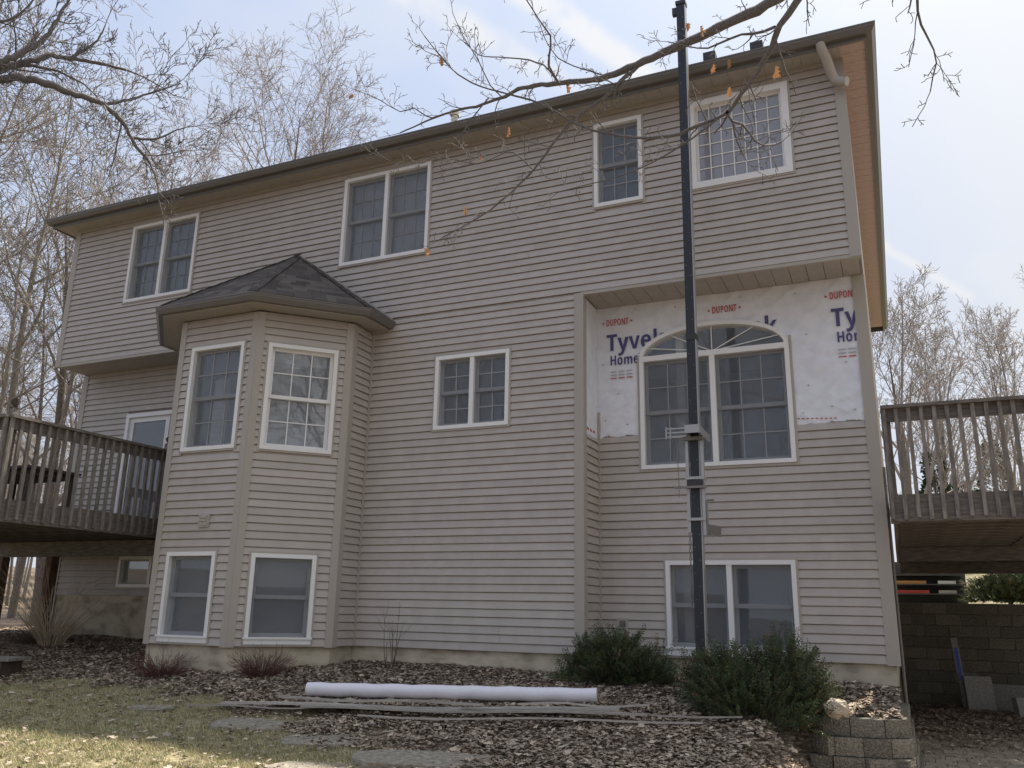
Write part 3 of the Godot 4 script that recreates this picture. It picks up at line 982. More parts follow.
func build_roof(rng: RandomNumberGenerator) -> void:
	var loop := [Vector2(LX, 0), Vector2(RX, 0), Vector2(RX, BACK), Vector2(LX, BACK)]
	var d: Vector2 = (loop[1] - loop[0]).normalized()
	if Vector2(d.y, -d.x).y < 0: loop.reverse()
	# frieze under the soffit
	mi(house, "frieze", sweep(loop, [Vector2(.0, -.055), Vector2(.028, -.055), Vector2(.028, -.001), Vector2(.0, -.001)], true, SOF, M.trim))
	# soffit boards
	var g := group_node(house, "eave_soffit")
	var n := 60
	var w := (RX - LX) / n
	for i in n:
		pbox(g, "soffit_board", Vector3(LX + w * i + .002, SOF, .0), Vector3(LX + w * (i + 1) - .002, SOF + .012, .305), M.soffit)
	n = 55
	w = (.3 - BACK) / n
	for i in n:
		pbox(g, "soffit_board", Vector3(RX + .0, SOF, .3 - w * (i + 1) + .003), Vector3(RX + .305, SOF + .012, .3 - w * i - .003), M.soffit_warm_bounce)  # right side boards carry the painted warm bounce
	pbox(g, "soffit_panel", Vector3(LX - .305, SOF, BACK), Vector3(LX, SOF + .012, .305), M.soffit)
	mi(house, "fascia", sweep(loop, [Vector2(.30, -.02), Vector2(.318, -.02), Vector2(.318, .14), Vector2(.30, .14)], true, SOF, M.gutter))
	mi(house, "gutter", sweep(loop, gutter_profile(.3185), true, SOF + .035, M.gutter))
	# hip roof
	var o := .375
	var y := SOF + .142
	var rise := tan(deg_to_rad(22.0))
	var hd := (-BACK + 2 * o) * .5
	var cz := BACK * .5
	var ry := y + hd * rise
	var c := [Vector3(LX - o, y, o), Vector3(RX + o, y, o), Vector3(RX + o, y, BACK - o), Vector3(LX - o, y, BACK - o)]
	var r0 := Vector3(LX - o + hd, ry, cz); var r1 := Vector3(RX + o - hd, ry, cz)
	var b := MB.new()
	b.quad(c[0], c[1], r1, r0); b.tri(c[1], c[2], r1); b.quad(c[2], c[3], r0, r1); b.tri(c[3], c[0], r0)
	var k := Vector3(0, -.035, 0)
	b.quad(c[1] + k, c[0] + k, r0 + k, r1 + k); b.tri(c[2] + k, c[1] + k, r1 + k); b.quad(c[3] + k, c[2] + k, r1 + k, r0 + k); b.tri(c[0] + k, c[3] + k, r0 + k)
	for i in 4: b.quad(c[i] + k, c[(i + 1) % 4] + k, c[(i + 1) % 4], c[i])
	mi(house, "roof", b.commit(M.shingles[2]))
	# first courses of shingles hanging over the gutter edge
	var eg := group_node(house, "eave_shingles")
	var q := LX - o
	while q < RX + o - .1:
		var ww := rng.randf_range(.8, 1.0)
		tbox(eg, "shingle_strip", Transform3D(Basis(Vector3.RIGHT, deg_to_rad(22.0)), Vector3(minf(q + ww * .5, RX + o - ww * .5), y + .004 + .03 * rise, o - .03)), Vector3(ww - .004, .008, .16), M.shingles[rng.randi() % 5])
		q += ww
	# roof fittings
	var vp := group_node(house, "vent_pipe", Transform3D(Basis.IDENTITY, Vector3(-2.22, y + (o + .36) * rise - .05, -.36)))
	var pm := MB.new()
	pm.tube([Vector3.ZERO, Vector3(0, .40, 0)], [.055, .055], 12)
	mi(vp, "pipe", pm.commit(M.vent))
	var cm := MB.new()
	cm.tube([Vector3(0, .40, 0), Vector3(0, .44, 0), Vector3(0, .48, 0), Vector3(0, .50, 0)], [.07, .085, .08, .03], 12)
	mi(vp, "cap", cm.commit(M.vent))
	var fm := MB.new()
	fm.tube([Vector3(0, -.02, 0), Vector3(0, .07, 0), Vector3(0, .12, 0)], [.14, .11, .06], 12)
	mi(vp, "boot", fm.commit(M.dark_metal))
	for e in [[1.80, -.12, .24], [2.42, -.05, .20]]:
		var rv := group_node(house, "roof_vent", Transform3D(Basis.IDENTITY, Vector3(e[0], y + (o - e[1]) * rise, e[1])))
		pbox(rv, "hood", Vector3(-.08, .02, -.08), Vector3(.08, .02 + e[2], .08), M.dark_metal)
		pbox(rv, "flange", Vector3(-.13, -.04, -.13), Vector3(.13, .02, .13), M.dark_metal)

# ------------------------------------------------------------------ decks
func deck_rail(g: Node, a: Vector3, b: Vector3, out: Vector3, top: float, floor_y: float, rim_b: float, step: float, rng: RandomNumberGenerator) -> void:
	# balusters nailed to the outer face of rail and rim
	var d := b - a
	var L := d.length()
	var ex := d.normalized()
	var bas := Basis(ex, Vector3.UP, ex.cross(Vector3.UP))
	var mid := (a + b) * .5
	tbox(g, "rim_joist", Transform3D(bas, Vector3(mid.x, (floor_y + rim_b) * .5, mid.z)), Vector3(L, floor_y - rim_b, .04), M.wood_h)
	tbox(g, "rail_board", Transform3D(bas, Vector3(mid.x, top - .105, mid.z) - out * .0), Vector3(L, .14, .038), M.wood_h)
	tbox(g, "rail_cap", Transform3D(bas, Vector3(mid.x, top - .017, mid.z) + out * .01), Vector3(L + .06, .036, .145), M.wood_h)
	var n := int(L / step)
	for i in n + 1:
		var p := a + ex * (L * i / n) + out * .041
		var lo := rim_b + rng.randf_range(.01, .045)
		tbox(g, "baluster", Transform3D(bas * Basis(Vector3(0, 0, 1), rng.randf_range(-.008, .008)), Vector3(p.x, (lo + top - .037) * .5, p.z)), Vector3(.040, top - .037 - lo, .038), M.wood if rng.randf() < .6 else M.wood2)

func finial_post(g: Node, x: float, z: float, y0: float, y1: float) -> void:
	pbox(g, "post", Vector3(x - .045, y0, z - .045), Vector3(x + .045, y1, z + .045), M.wood)
	var b := MB.new()
	var pts := []; var rd := []
	var pf := [[0.0, .055], [.012, .058], [.02, .03], [.035, .024], [.05, .045], [.075, .058], [.10, .055], [.125, .035], [.138, .012], [.142, .002]]
	for q in pf:
		pts.append(Vector3(x, y1 + q[0], z)); rd.append(q[1])
	b.tube(pts, rd, 12)
	mi(g, "ball_finial", b.commit(M.wood_dark))

func build_decks() -> void:
	var rng := RandomNumberGenerator.new()
	rng.seed = 5
	# left deck: right edge runs out from the wall, front edge parallel to it
	var g := thing("left_deck", Vector3.ZERO, "weathered raised wooden deck with ball topped posts outside the sliding door", "deck")
	var fy := 1.71
	var x1 := -6.55
	var z1 := 3.0
	var x0 := -10.6
	deck_rail(g, Vector3(x1, 0, REC + .03), Vector3(x1, 0, z1), Vector3(1, 0, 0), 2.75, fy - .001, 1.43, .128, rng)
	deck_rail(g, Vector3(x0, 0, z1), Vector3(x1 - .03, 0, z1), Vector3(0, 0, 1), 2.752, fy - .002, 1.432, .135, rng)
	deck_rail(g, Vector3(x0, 0, REC + .03), Vector3(x0, 0, z1 - .03), Vector3(-1, 0, 0), 2.751, fy - .001, 1.431, .135, rng)
	for q in [[x1 - .075, z1 - .075], [x1 - .075, .35], [x0 + .08, z1 - .075]]:
		finial_post(g, q[0], q[1], 1.45, 2.86)
	var z := REC + .04
	while z < z1 - .14:
		pbox(g, "deck_board", Vector3(x0 + .03, fy - .03, z), Vector3(x1 - .025, fy, z + .135), M.wood_h)
		z += .141
	var xx := x0 + .3
	while xx < x1 - .1:
		pbox(g, "joist", Vector3(xx, 1.44, REC + .05), Vector3(xx + .04, fy - .031, z1 - .03), M.wood_h)
		xx += .4
	pbox(g, "beam", Vector3(x0 + .05, 1.20, .0), Vector3(x1 - .06, 1.438, .10), M.wood_h)
	for q in [[-9.2, .05], [-10.4, .05]]:
		pbox(g, "support_post", Vector3(q[0] - .07, gh(q[0], q[1]) - .1, q[1] - .07), Vector3(q[0] + .07, 1.199, q[1] + .07), M.wood_red)
	# furniture on it
	var t := thing("patio_table", Vector3(-8.7, fy, 1.2), "dark patio table standing on the left deck", "table")
	pbox(t, "tabletop", Vector3(-.75, .66, -.45), Vector3(.75, .70, .45), M.wood_dark)
	pbox(t, "apron", Vector3(-.68, .58, -.38), Vector3(.68, .659, .38), M.wood_dark)
	for sx in [-1, 1]:
		for sz in [-1, 1]:
			pbox(t, "leg", Vector3(sx * .66 - .035, 0, sz * .36 - .035), Vector3(sx * .66 + .035, .579, sz * .36 + .035), M.wood_dark)
	var cb := thing("deck_cabinet", Vector3(-8.35, fy, 2.45), "brown wooden cabinet at the corner of the left deck railing", "cabinet")
	pbox(cb, "body", Vector3(-.35, .06, -.25), Vector3(.35, .86, .25), M.wood_red)
	pbox(cb, "top", Vector3(-.38, .861, -.28), Vector3(.38, .90, .28), M.wood_dark)
	for k in 2:
		pbox(cb, "door", Vector3(-.33 + .335 * k, .10, .251), Vector3(-.005 + .335 * k, .83, .268), M.wood_red)
	for k in 4:
		pbox(cb, "foot", Vector3(-.34 + .62 * (k & 1), 0, -.24 + .42 * (k >> 1)), Vector3(-.28 + .62 * (k & 1), .059, -.18 + .42 * (k >> 1)), M.wood_dark)
	# right deck
	g = thing("right_deck", Vector3.ZERO, "long weathered wooden deck with plain balusters raised over the paved yard", "deck")
	fy = 1.76
	x0 = 3.50
	x1 = 4.98  # front part narrowed so that sun reaches the paving
	z1 = -.02
	var zb := -8.2
	deck_rail(g, Vector3(x0, 0, z1), Vector3(x1, 0, z1), Vector3(0, 0, 1), 2.73, fy - .001, 1.475, .118, rng)
	pbox(g, "rim_joist", Vector3(x1 - .02, 1.476, zb + .05), Vector3(x1 + .02, fy - .001, z1 - .03), M.wood_h)
	pbox(g, "post", Vector3(x0 - .03, 1.46, z1 - .11), Vector3(x0 + .06, 2.70, z1 - .022), M.wood)
	pbox(g, "rim_joist", Vector3(x0, 1.475, zb), Vector3(x1 + 3.9, fy - .033, zb + .04), M.wood_h)
	pbox(g, "rim_joist", Vector3(x0, 1.477, zb + .05), Vector3(x0 + .04, fy - .033, z1 - .03), M.wood_h)
	z = zb + .045
	while z < z1 - .15:
		pbox(g, "deck_board", Vector3(x0 + .0, fy - .03, z), Vector3(x1 - .022, fy, z + .135), M.wood_h)
		z += .141
	z = zb + .35
	while z < z1 - .2:
		pbox(g, "joist", Vector3(x0 + .045, 1.48, z), Vector3(x1 - .03, fy - .031, z + .04), M.wood_h)
		z += .4
	for q in [-3.9, -7.9]:
		pbox(g, "beam", Vector3(x0 + .05, 1.28, q), Vector3(x1 + 3.85, 1.474, q + .1), M.wood_h)
	# rear part widened: an added piece that shades the yard below
	var zz := zb
	while zz < -2.5:
		pbox(g, "deck_board", Vector3(x1 + .05, fy - .031, zz), Vector3(x1 + 3.9, fy - .001, zz + .135), M.wood_h)
		zz += .141
	pbox(g, "rim_joist", Vector3(x1 + .05, 1.476, -2.44), Vector3(x1 + 3.9, fy - .002, -2.40), M.wood_h)
	pbox(g, "rim_joist", Vector3(x1 + 3.91, 1.476, zb), Vector3(x1 + 3.95, fy - .002, -2.40), M.wood_h)
	for q in [[x1 + 3.8, -2.5], [x1 + 3.8, -3.85], [x1 + 3.8, -7.5]]:  # posts carrying the added rear widening
		pbox(g, "support_post", Vector3(q[0] - .07, -1.1, q[1] - .07), Vector3(q[0] + .07, 1.70 if q[1] == -2.5 else 1.275, q[1] + .07), M.wood)
	for q in [[4.88, -.2]]:
		pbox(g, "support_post", Vector3(q[0] - .07, -1.1, q[1] - .07), Vector3(q[0] + .07, 1.474 if q[1] > -1.0 else 1.279, q[1] + .07), M.wood)

# ------------------------------------------------------------------ masonry
func block_mesh(w: float, h: float, d: float, seed_: int) -> ArrayMesh:
	# split faced block: front face bulges unevenly, edges knocked off
	var rng := RandomNumberGenerator.new()
	rng.seed = seed_
	var b := MB.new()
	var nx := 4; var ny := 3
	var P := []
	for j in ny + 1:
		var row := []
		for i in nx + 1:
			var e := (i == 0 or i == nx or j == 0 or j == ny)
			row.append(Vector3(-w * .5 + w * i / nx, h * j / ny, d * .5 - (.022 if e else 0.0) + rng.randf_range(-.012, .012)))
		P.append(row)
	for j in ny:
		for i in nx:
			b.quad(P[j][i], P[j][i + 1], P[j + 1][i + 1], P[j + 1][i])
	var bk := -d * .5
	b.quad(Vector3(w * .5, 0, bk), Vector3(-w * .5, 0, bk), Vector3(-w * .5, h, bk), Vector3(w * .5, h, bk))
	for i in nx:
		b.quad(P[ny][i], P[ny][i + 1], Vector3(P[ny][i + 1].x, h, bk), Vector3(P[ny][i].x, h, bk))
		b.quad(Vector3(P[0][i].x, 0, bk), Vector3(P[0][i + 1].x, 0, bk), P[0][i + 1], P[0][i])
	for j in ny:
		b.quad(P[j][nx], Vector3(w * .5, P[j][nx].y, bk), Vector3(w * .5, P[j + 1][nx].y, bk), P[j + 1][nx])
		b.quad(Vector3(-w * .5, P[j][0].y, bk), P[j][0], P[j + 1][0], Vector3(-w * .5, P[j + 1][0].y, bk))
	return b.commit(M.blocks[0])

func build_masonry() -> void:
	var rng := RandomNumberGenerator.new()
	rng.seed = 9
	var bms := []
	for i in 6: bms.append(block_mesh(1.0, 1.0, 1.0, 100 + i))
	# planter wall: short front run, rounded, returning to the house corner
	var g := thing("planter_wall", Vector3.ZERO, "low curved retaining wall of split tan concrete blocks at the house corner", "retaining wall")
	var ch := .155
	for c in 4:
		var y := -.99 + ch * c
		var grow := .055 * (3 - c)
		var z0 := 1.42 + grow * .7
		var xr := 3.43 + grow * .5
		var pts := [Vector2(2.62 - grow, z0 - .62), Vector2(2.62 - grow, z0 - .2), Vector2(2.75 - grow * .5, z0 - .03), Vector2(2.95, z0), Vector2(3.22, z0 - .03), Vector2(xr - .05, z0 - .15), Vector2(xr, z0 - .36), Vector2(xr + .03, -.45)]
		# walk along the polyline in block lengths
		var cum := [0.0]
		for i in pts.size() - 1: cum.append(cum[i] + pts[i].distance_to(pts[i + 1]))
		var s := -.1 if c % 2 else 0.0
		while s < cum[-1] - .08:
			var w := rng.randf_range(.19, .29)
			var m := clampf(s + w * .5, 0.0, cum[-1])
			var k := 0
			while k < cum.size() - 2 and cum[k + 1] < m: k += 1
			var f: float = (m - cum[k]) / (cum[k + 1] - cum[k])
			var p: Vector2 = pts[k].lerp(pts[k + 1], f)
			var a: Vector2 = pts[maxi(k, 0)]; var b: Vector2 = pts[k + 1]
			var d := (b - a).normalized()
			var ex := Vector3(d.x, 0, d.y)
			var nz := Vector3(-d.y, 0, d.x)
			var o := MeshInstance3D.new()
			o.mesh = bms[rng.randi() % 6]
			o.material_override = M.blocks[rng.randi() % 3]
			o.transform = Transform3D(Basis(ex, Vector3.UP, nz) * Basis(Vector3.UP, rng.randf_range(-.05, .05)), Vector3(p.x, y, p.y) - nz * (.10 - rng.randf_range(-.008, .008))) * Transform3D(Basis.from_scale(Vector3(w - .008, ch - .006, .24)), Vector3.ZERO)
			put(g, o, "block")
			s += w
	# rock on top
	var rk := MB.new()
	rock_into(rk, Vector3(.115, .085, .075), 12, 8, 31)
	var ro := mi(self, "rock", rk.commit(M.rock), Vector3(2.88, -.99 + ch * 4 + .066, 1.40))
	tag(ro, "small round cream rock lying on the planter wall", "rock")
	# rear retaining wall under the deck
	g = thing("retaining_wall", Vector3.ZERO, "dark tall block retaining wall in shade under the right deck", "retaining wall")
	for c in 9:
		var x := 3.44 - (.2 if c % 2 else 0.0)
		while x < 8.4:
			var o := MeshInstance3D.new()
			o.mesh = bms[rng.randi() % 6]
			o.material_override = M.blocks[rng.randi() % 3]
			var xa := maxf(x, 3.43)
			o.transform = Transform3D(Basis.from_scale(Vector3(x + .395 - xa, .186, .3)), Vector3((xa + x + .395) * .5, -.98 + .193 * c, -7.55 - .015 * c + rng.randf_range(-.01, .01)))
			put(g, o, "block")
			x += .40
	# pavers
	g = thing("paved_yard", Vector3.ZERO, "tan brick paving below the right deck", "pavement")
	g.set_meta("kind", "structure")
	var row := 0
	var z := -2.75
	while z < 1.1:
		var x := 3.47 + (.10 if row % 2 else 0.0) - .10
		while x < 6.6:
			var xa := maxf(x, 3.47)
			var o := pbox(g, "paver", Vector3(xa + .004, -1.02, z + .004), Vector3(x + .2 - .004, -.925 + rng.randf_range(-.005, .004), z + .24 - .004), M.paver[rng.randi() % 3])
			o.rotation.z = rng.randf_range(-.008, .008)
			x += .2
		z += .24
		row += 1

func rock_into(b: MB, r: Vector3, nu: int, nv: int, seed_: int) -> void:
	var nz := FastNoiseLite.new()
	nz.seed = seed_; nz.frequency = 1.4
	var P := []
	for j in nv + 1:
		var row := []
		for i in nu:
			var a := TAU * i / nu; var e := -PI * .5 + PI * j / nv
			var d := Vector3(cos(a) * cos(e), sin(e), sin(a) * cos(e))
			row.append(d * r * (1.0 + .35 * nz.get_noise_3d(d.x * 1.2, d.y * 1.2, d.z * 1.2)))
		P.append(row)
	for j in nv:
		for i in nu:
			b.quad(P[j][i], P[j + 1][i], P[j + 1][(i + 1) % nu], P[j][(i + 1) % nu])

func slab_mesh(w: float, d: float, h: float, seed_: int, m: Material) -> ArrayMesh:
	var rng := RandomNumberGenerator.new()
	rng.seed = seed_
	var b := MB.new()
	var n := 11
	var top := []; var bot := []
	for i in n:
		var a := TAU * i / n
		var k := rng.randf_range(.82, 1.08)
		# squarish outline
		var q := 1.0 / maxf(absf(cos(a)), absf(sin(a)))
		var s := lerpf(1.0, q, .6) * k
		var p := Vector3(cos(a) * w * .5 * s, 0, sin(a) * d * .5 * s)
		top.append(p + Vector3(0, h + rng.randf_range(-.006, .006), 0)); bot.append(p * 1.04)
	var ce := Vector3(0, h + .008, 0)
	for i in n:
		var j := (i + 1) % n
		b.tri(ce, top[j], top[i])
		b.quad(bot[j], bot[i], top[i], top[j])
	return b.commit(m)

# ------------------------------------------------------------------ yard objects
func build_yard() -> void:
	var rng := RandomNumberGenerator.new()
	rng.seed = 21
	# pump jack pole
	var pb := Vector3(1.548, -.43, .70)
	var g := thing("scaffold_pole", pb, "tall dark scaffold pole standing before the recessed wall", "pole")
	g.basis = Basis(Vector3(0, 0, 1), -.0065)
	pbox(g, "shaft", Vector3(-.050, 0, -.05), Vector3(.050, 8.42, .05), M.pole)
	pbox(g, "edge_strip", Vector3(.0505, .02, -.051), Vector3(.060, 8.40, .051), M.alu)
	pbox(g, "splice_band", Vector3(-.056, 3.93, -.056), Vector3(.066, 4.0, .056), M.dark_metal)
	pbox(g, "top_cap", Vector3(-.060, 8.42, -.06), Vector3(.066, 8.47, .06), M.dark_metal)
	pbox(g, "pulley_lug", Vector3(-.11, 8.30, -.03), Vector3(-.0505, 8.40, .03), M.dark_metal)
	for i in 60:
		var bolt := pbox(g, "rivet", Vector3(-.028 + .05 * (i % 2), .25 + .135 * i, .0505), Vector3(-.022 + .05 * (i % 2), .256 + .135 * i, .0535), M.alu)
		bolt.rotation.z = .7
	# pump jack clamped on it
	var j := thing("pump_jack", Vector3(1.565, 0, .70), "grey metal pump jack clamped halfway up the scaffold pole", "pump jack")
	pbox(j, "side_rail", Vector3(-.098, 1.33, .01), Vector3(-.064, 2.36, .055), M.alu)
	pbox(j, "side_rail", Vector3(.066, 1.30, .01), Vector3(.100, 2.36, .055), M.alu)
	pbox(j, "arm", Vector3(-.045, 2.372, -.30), Vector3(-.030, 2.455, .27), M.alu)
	pbox(j, "arm", Vector3(.095, 2.372, -.30), Vector3(.110, 2.455, .27), M.alu)
	pbox(j, "arm_top", Vector3(-.046, 2.456, .06), Vector3(.111, 2.464, .27), M.alu)
	pbox(j, "arm_end", Vector3(-.046, 2.373, .271), Vector3(.111, 2.463, .279), M.alu)
	pbox(j, "arm_bracket", Vector3(-.11, 2.33, .056), Vector3(.11, 2.37, .10), M.steel)
	for k in 3:
		pbox(j, "hook_bar", Vector3(-.27, 2.36 + .045 * k, .14), Vector3(-.07, 2.375 + .045 * k, .155), M.alu)
	pbox(j, "hook_plate", Vector3(-.285, 2.34, .13), Vector3(-.271, 2.475, .165), M.alu)
	pbox(j, "hook_plate", Vector3(-.235, 2.34, .13), Vector3(-.225, 2.475, .165), M.alu)
	pbox(j, "clamp_band", Vector3(-.103, 1.90, -.058), Vector3(.105, 1.93, .075), M.alu)
	pbox(j, "clamp_band", Vector3(-.103, 1.455, -.058), Vector3(.105, 1.485, .075), M.alu)
	pbox(j, "yoke", Vector3(-.085, 1.80, .062), Vector3(.085, 1.89, .085), M.dark_metal)
	pbox(j, "foot_bar", Vector3(-.22, 1.80, .086), Vector3(.13, 1.825, .11), M.steel)
	var c1 := MB.new()
	c1.tube([Vector3(.115, 1.36, .05), Vector3(.115, 1.66, .05), Vector3(.118, 1.67, .05), Vector3(.19, 1.672, .05)], [.011, .011, .011, .011], 8)
	mi(j, "crank_handle", c1.commit(M.steel))
	var c2 := tbox(j, "pedal_plate", Transform3D(Basis(Vector3.UP, -.3) * Basis(Vector3(0, 0, 1), -.2), Vector3(.185, 1.345, .06)), Vector3(.15, .11, .02), M.steel)
	c2.rotation.x += .2
	pbox(j, "pedal_arm", Vector3(.07, 1.285, .03), Vector3(.22, 1.30, .06), M.steel)
	var wire := MB.new()
	wire.tube([Vector3(-.17, 2.33, .15), Vector3(-.165, 2.1, .14), Vector3(-.16, 1.9, .13), Vector3(-.165, 1.70, .12)], [.005, .005, .005, .005], 5)
	mi(j, "hanging_wire", wire.commit(M.steel))
	for i in 18:
		var y := 1.31 - .042 * i
		var lk := MB.new()
		var pts := []; var rd := []
		for q in 9:
			var a := TAU * q / 8.0
			pts.append(Vector3(-.082 + (.011 * cos(a) if i % 2 == 0 else 0.0), y + .023 * sin(a), .045 + (.011 * cos(a) if i % 2 else 0.0))); rd.append(.0042)
		lk.tube(pts, rd, 4, false)
		mi(j, "chain_link", lk.commit(M.steel))
	# roll of house wrap
	var p0 := Vector3(-2.22, 0, 2.27); var p1 := Vector3(.69, 0, 1.54)
	var r := .068
	p0.y = gh(p0.x, p0.z) + r + .03; p1.y = gh(p1.x, p1.z) + r + .03
	var d := (p1 - p0).normalized()
	var side := d.cross(Vector3.UP).normalized()
	var rl := Node3D.new()
	rl.transform = Transform3D(Basis(d, side.cross(d), side), p0)
	put(self, rl, "wrap_roll")
	tag(rl, "long white roll of house wrap lying on the leaf litter", "roll")
	var Lr := p0.distance_to(p1)
	var rm := MB.new()
	var pts2 := []; var rr := []
	for i in 25:
		pts2.append(Vector3(Lr * i / 24.0, .004 * sin(i * 1.9), .003 * cos(i * 1.3))); rr.append(r + .0025 * sin(i * 2.7))
	rm.tube(pts2, rr, 20)
	mi(rl, "sheet", rm.commit(M.roll))
	var cm := MB.new()
	cm.tube([Vector3(-.012, 0, 0), Vector3(Lr + .012, 0, 0)], [.030, .030], 14)
	mi(rl, "core", cm.commit(M.core))
	# cut-off siding strips and boards on the ground
	var strips := [
		[Vector2(-2.65, 3.02), Vector2(1.05, 1.98), .15, .022, M.strip2, "longest pale siding strip in the pile before the roll"],
		[Vector2(-1.75, 2.95), Vector2(1.35, 2.12), .11, .020, M.strip, "grey siding strip lying second from the roll"],
		[Vector2(-2.2, 2.74), Vector2(-.2, 2.28), .12, .022, M.strip, "short dark strip tucked close to the wrap roll"],
		[Vector2(-1.1, 3.00), Vector2(1.85, 2.20), .06, .016, M.strip2, "thin pale strip along the lawn edge of the pile"],
		[Vector2(-.35, 2.40), Vector2(2.15, 1.98), .045, .014, M.strip, "thinnest strip reaching toward the right hand bushes"],
		[Vector2(.1, 2.12), Vector2(1.3, 1.86), .075, .018, M.strip2, "stubby strip end beside the roll's far end"],
		[Vector2(-2.9, 3.22), Vector2(-1.25, 2.76), .05, .014, M.strip, "weathered strip poking out over the lawn"]]
	for i in strips.size():
		var s: Array = strips[i]
		var a := Vector3(s[0].x, 0, s[0].y); var b := Vector3(s[1].x, 0, s[1].y)
		a.y = gh(a.x, a.z) + .065 + .014 * (i % 3); b.y = gh(b.x, b.z) + .065 + .014 * (i % 3)
		var ex := (b - a).normalized(); var ez := ex.cross(Vector3.UP).normalized()
		var sb := MB.new()
		var len := a.distance_to(b)
		var prev := []
		for q in 9:
			var x := len * q / 8.0
			var yy: float = .012 * sin(q * 1.1 + i) - (gh(a.x + (b.x - a.x) * q / 8.0, a.z + (b.z - a.z) * q / 8.0) * -1.0 - lerpf(-gh(a.x, a.z), -gh(b.x, b.z), q / 8.0)) * 1.0
			var zz := .02 * sin(q * .8 + i * 2.0)
			var cur := [Vector3(x, yy, zz - s[2] * .5), Vector3(x, yy, zz + s[2] * .5), Vector3(x, yy + s[3], zz + s[2] * .5), Vector3(x, yy + s[3] * .6, zz - s[2] * .5)]
			if q > 0:
				for e in 4: sb.quad(prev[e], cur[e], cur[(e + 1) % 4], prev[(e + 1) % 4])
			else: sb.quad(cur[0], cur[1], cur[2], cur[3])
			prev = cur
		sb.quad(prev[0], prev[1], prev[2], prev[3])
		var so := mi(self, "siding_strip", sb.commit(s[4]))
		so.transform = Transform3D(Basis(ex, ez.cross(ex), ez), a)
		tag(so, s[5], "strip", "cut siding strips on the ground")
	# flat stones
	var stones := [[Vector2(-1.95, 3.42), .75, .42, "flat bare stone sunk in the grass left of the strips"], [Vector2(-1.0, 3.66), .70, .36, "flat grey stone at the lawn edge before the strips"], [Vector2(.12, 3.90), 1.15, .50, "large tan flagstone slab half buried in leaves"], [Vector2(-3.4, 3.2), .5, .25, "small pale stone at the leafy lawn edge"], [Vector2(-.55, 4.35), .7, .30, "mossy flagstone touching the large slab"]]
	for i in stones.size():
		var s: Array = stones[i]
		var so := mi(self, "flat_stone", slab_mesh(s[1], s[2], .05 if i == 2 else .04, 60 + i, M.stone), Vector3(s[0].x, gh(s[0].x, s[0].y) - (.008 if i == 2 else .018), s[0].y))
		so.rotation = Vector3(.09, .3, 0)
		tag(so, s[3], "stone", "flat stones in the yard")
	# wooden step at the far left
	var stp := thing("wooden_step", Vector3(-6.75, gh(-6.75, 2.5), 2.5), "weathered wooden step at the foot of the left deck", "step")
	stp.rotation.y = .35
	for k in 3: pbox(stp, "tread_board", Vector3(-1.5, .17, -.23 + .155 * k), Vector3(.3, .205, -.08 + .155 * k), M.wood2)
	for k in 2: pbox(stp, "riser", Vector3(-1.35 + 1.5 * k, -.05, -.2), Vector3(-1.30 + 1.5 * k, .169, .2), M.wood_dark)
	# items under the right deck
	var sl := [[Vector3(4.55, 0, -6.6), Vector3(.42, .55, .10), .25, "grey concrete slab leaning nearest the shaded wall corner"], [Vector3(5.05, 0, -6.9), Vector3(.60, .42, .10), -.15, "wide grey slab propped against the shaded wall"], [Vector3(5.65, 0, -6.85), Vector3(.62, .42, .10), .1, "second wide slab propped beside the deck post"], [Vector3(5.2, 0, -6.0), Vector3(.5, .30, .12), .5, "low grey slab lying before the propped slabs"]]
	for i in sl.size():
		var s: Array = sl[i]
		var o := MeshInstance3D.new()
		var b := MB.new()
		var sz: Vector3 = s[1]
		b.box(Vector3(-sz.x * .5, 0, -sz.z * .5), Vector3(sz.x * .5, sz.y, sz.z * .5))
		o.mesh = b.commit(M.slab)
		o.position = s[0] + Vector3(0, -.975, 0)
		o.rotation = Vector3(-.18, s[2], 0)
		put(self, o, "concrete_slab")
		tag(o, s[3], "slab", "slabs stored under the right deck")
	var lv := thing("leaning_board", Vector3(4.35, -.97, -7.0), "narrow board with a blue face leaning on the shaded wall", "board")
	lv.rotation = Vector3(-.16, .1, .05)
	pbox(lv, "plank", Vector3(-.05, 0, -.02), Vector3(.05, 1.15, .02), M.slab)
	pbox(lv, "blue_label", Vector3(-.03, .45, .021), Vector3(.025, .98, .024), M.blue)
	# things on the upper level, seen through the gap under the deck
	var ug := gh(4.0, -13.0)
	var rk := thing("utility_rack", Vector3(4.05, ug, -13.2), "dark open metal rack holding orange and red boxes", "rack")
	for sx in [-1, 1]:
		for sz in [-1, 1]:
			pbox(rk, "upright", Vector3(sx * .85 - .03, -.05, sz * .35 - .03), Vector3(sx * .85 + .03, 1.15, sz * .35 + .03), M.dark_metal)
	for k in 4:
		pbox(rk, "shelf", Vector3(-.81, .08 + .22 * k, -.37), Vector3(.81, .11 + .22 * k, .37), M.dark_metal)
	pbox(rk, "back_panel", Vector3(-.82, .05, -.372), Vector3(.82, 1.1, -.36), M.dark_metal)
	var bx := [[-.70, .55, .75, M.orange, "orange box on the rack's upper shelf"], [-.70, .33, .80, M.redpaint, "red box on the rack's middle shelf"], [.30, .55, .38, M.pvc, "white tub on the rack's upper shelf"], [.30, .33, .38, M.alu, "silver tub on the rack's middle shelf"]]
	for e in bx:
		var o := pbox(self, "storage_box", Vector3(4.05 + e[0], ug + e[1] + .001, -13.35), Vector3(4.05 + e[0] + e[2], ug + e[1] + .075, -12.95), e[3])
		tag(o, e[4], "box", "boxes on the rack")

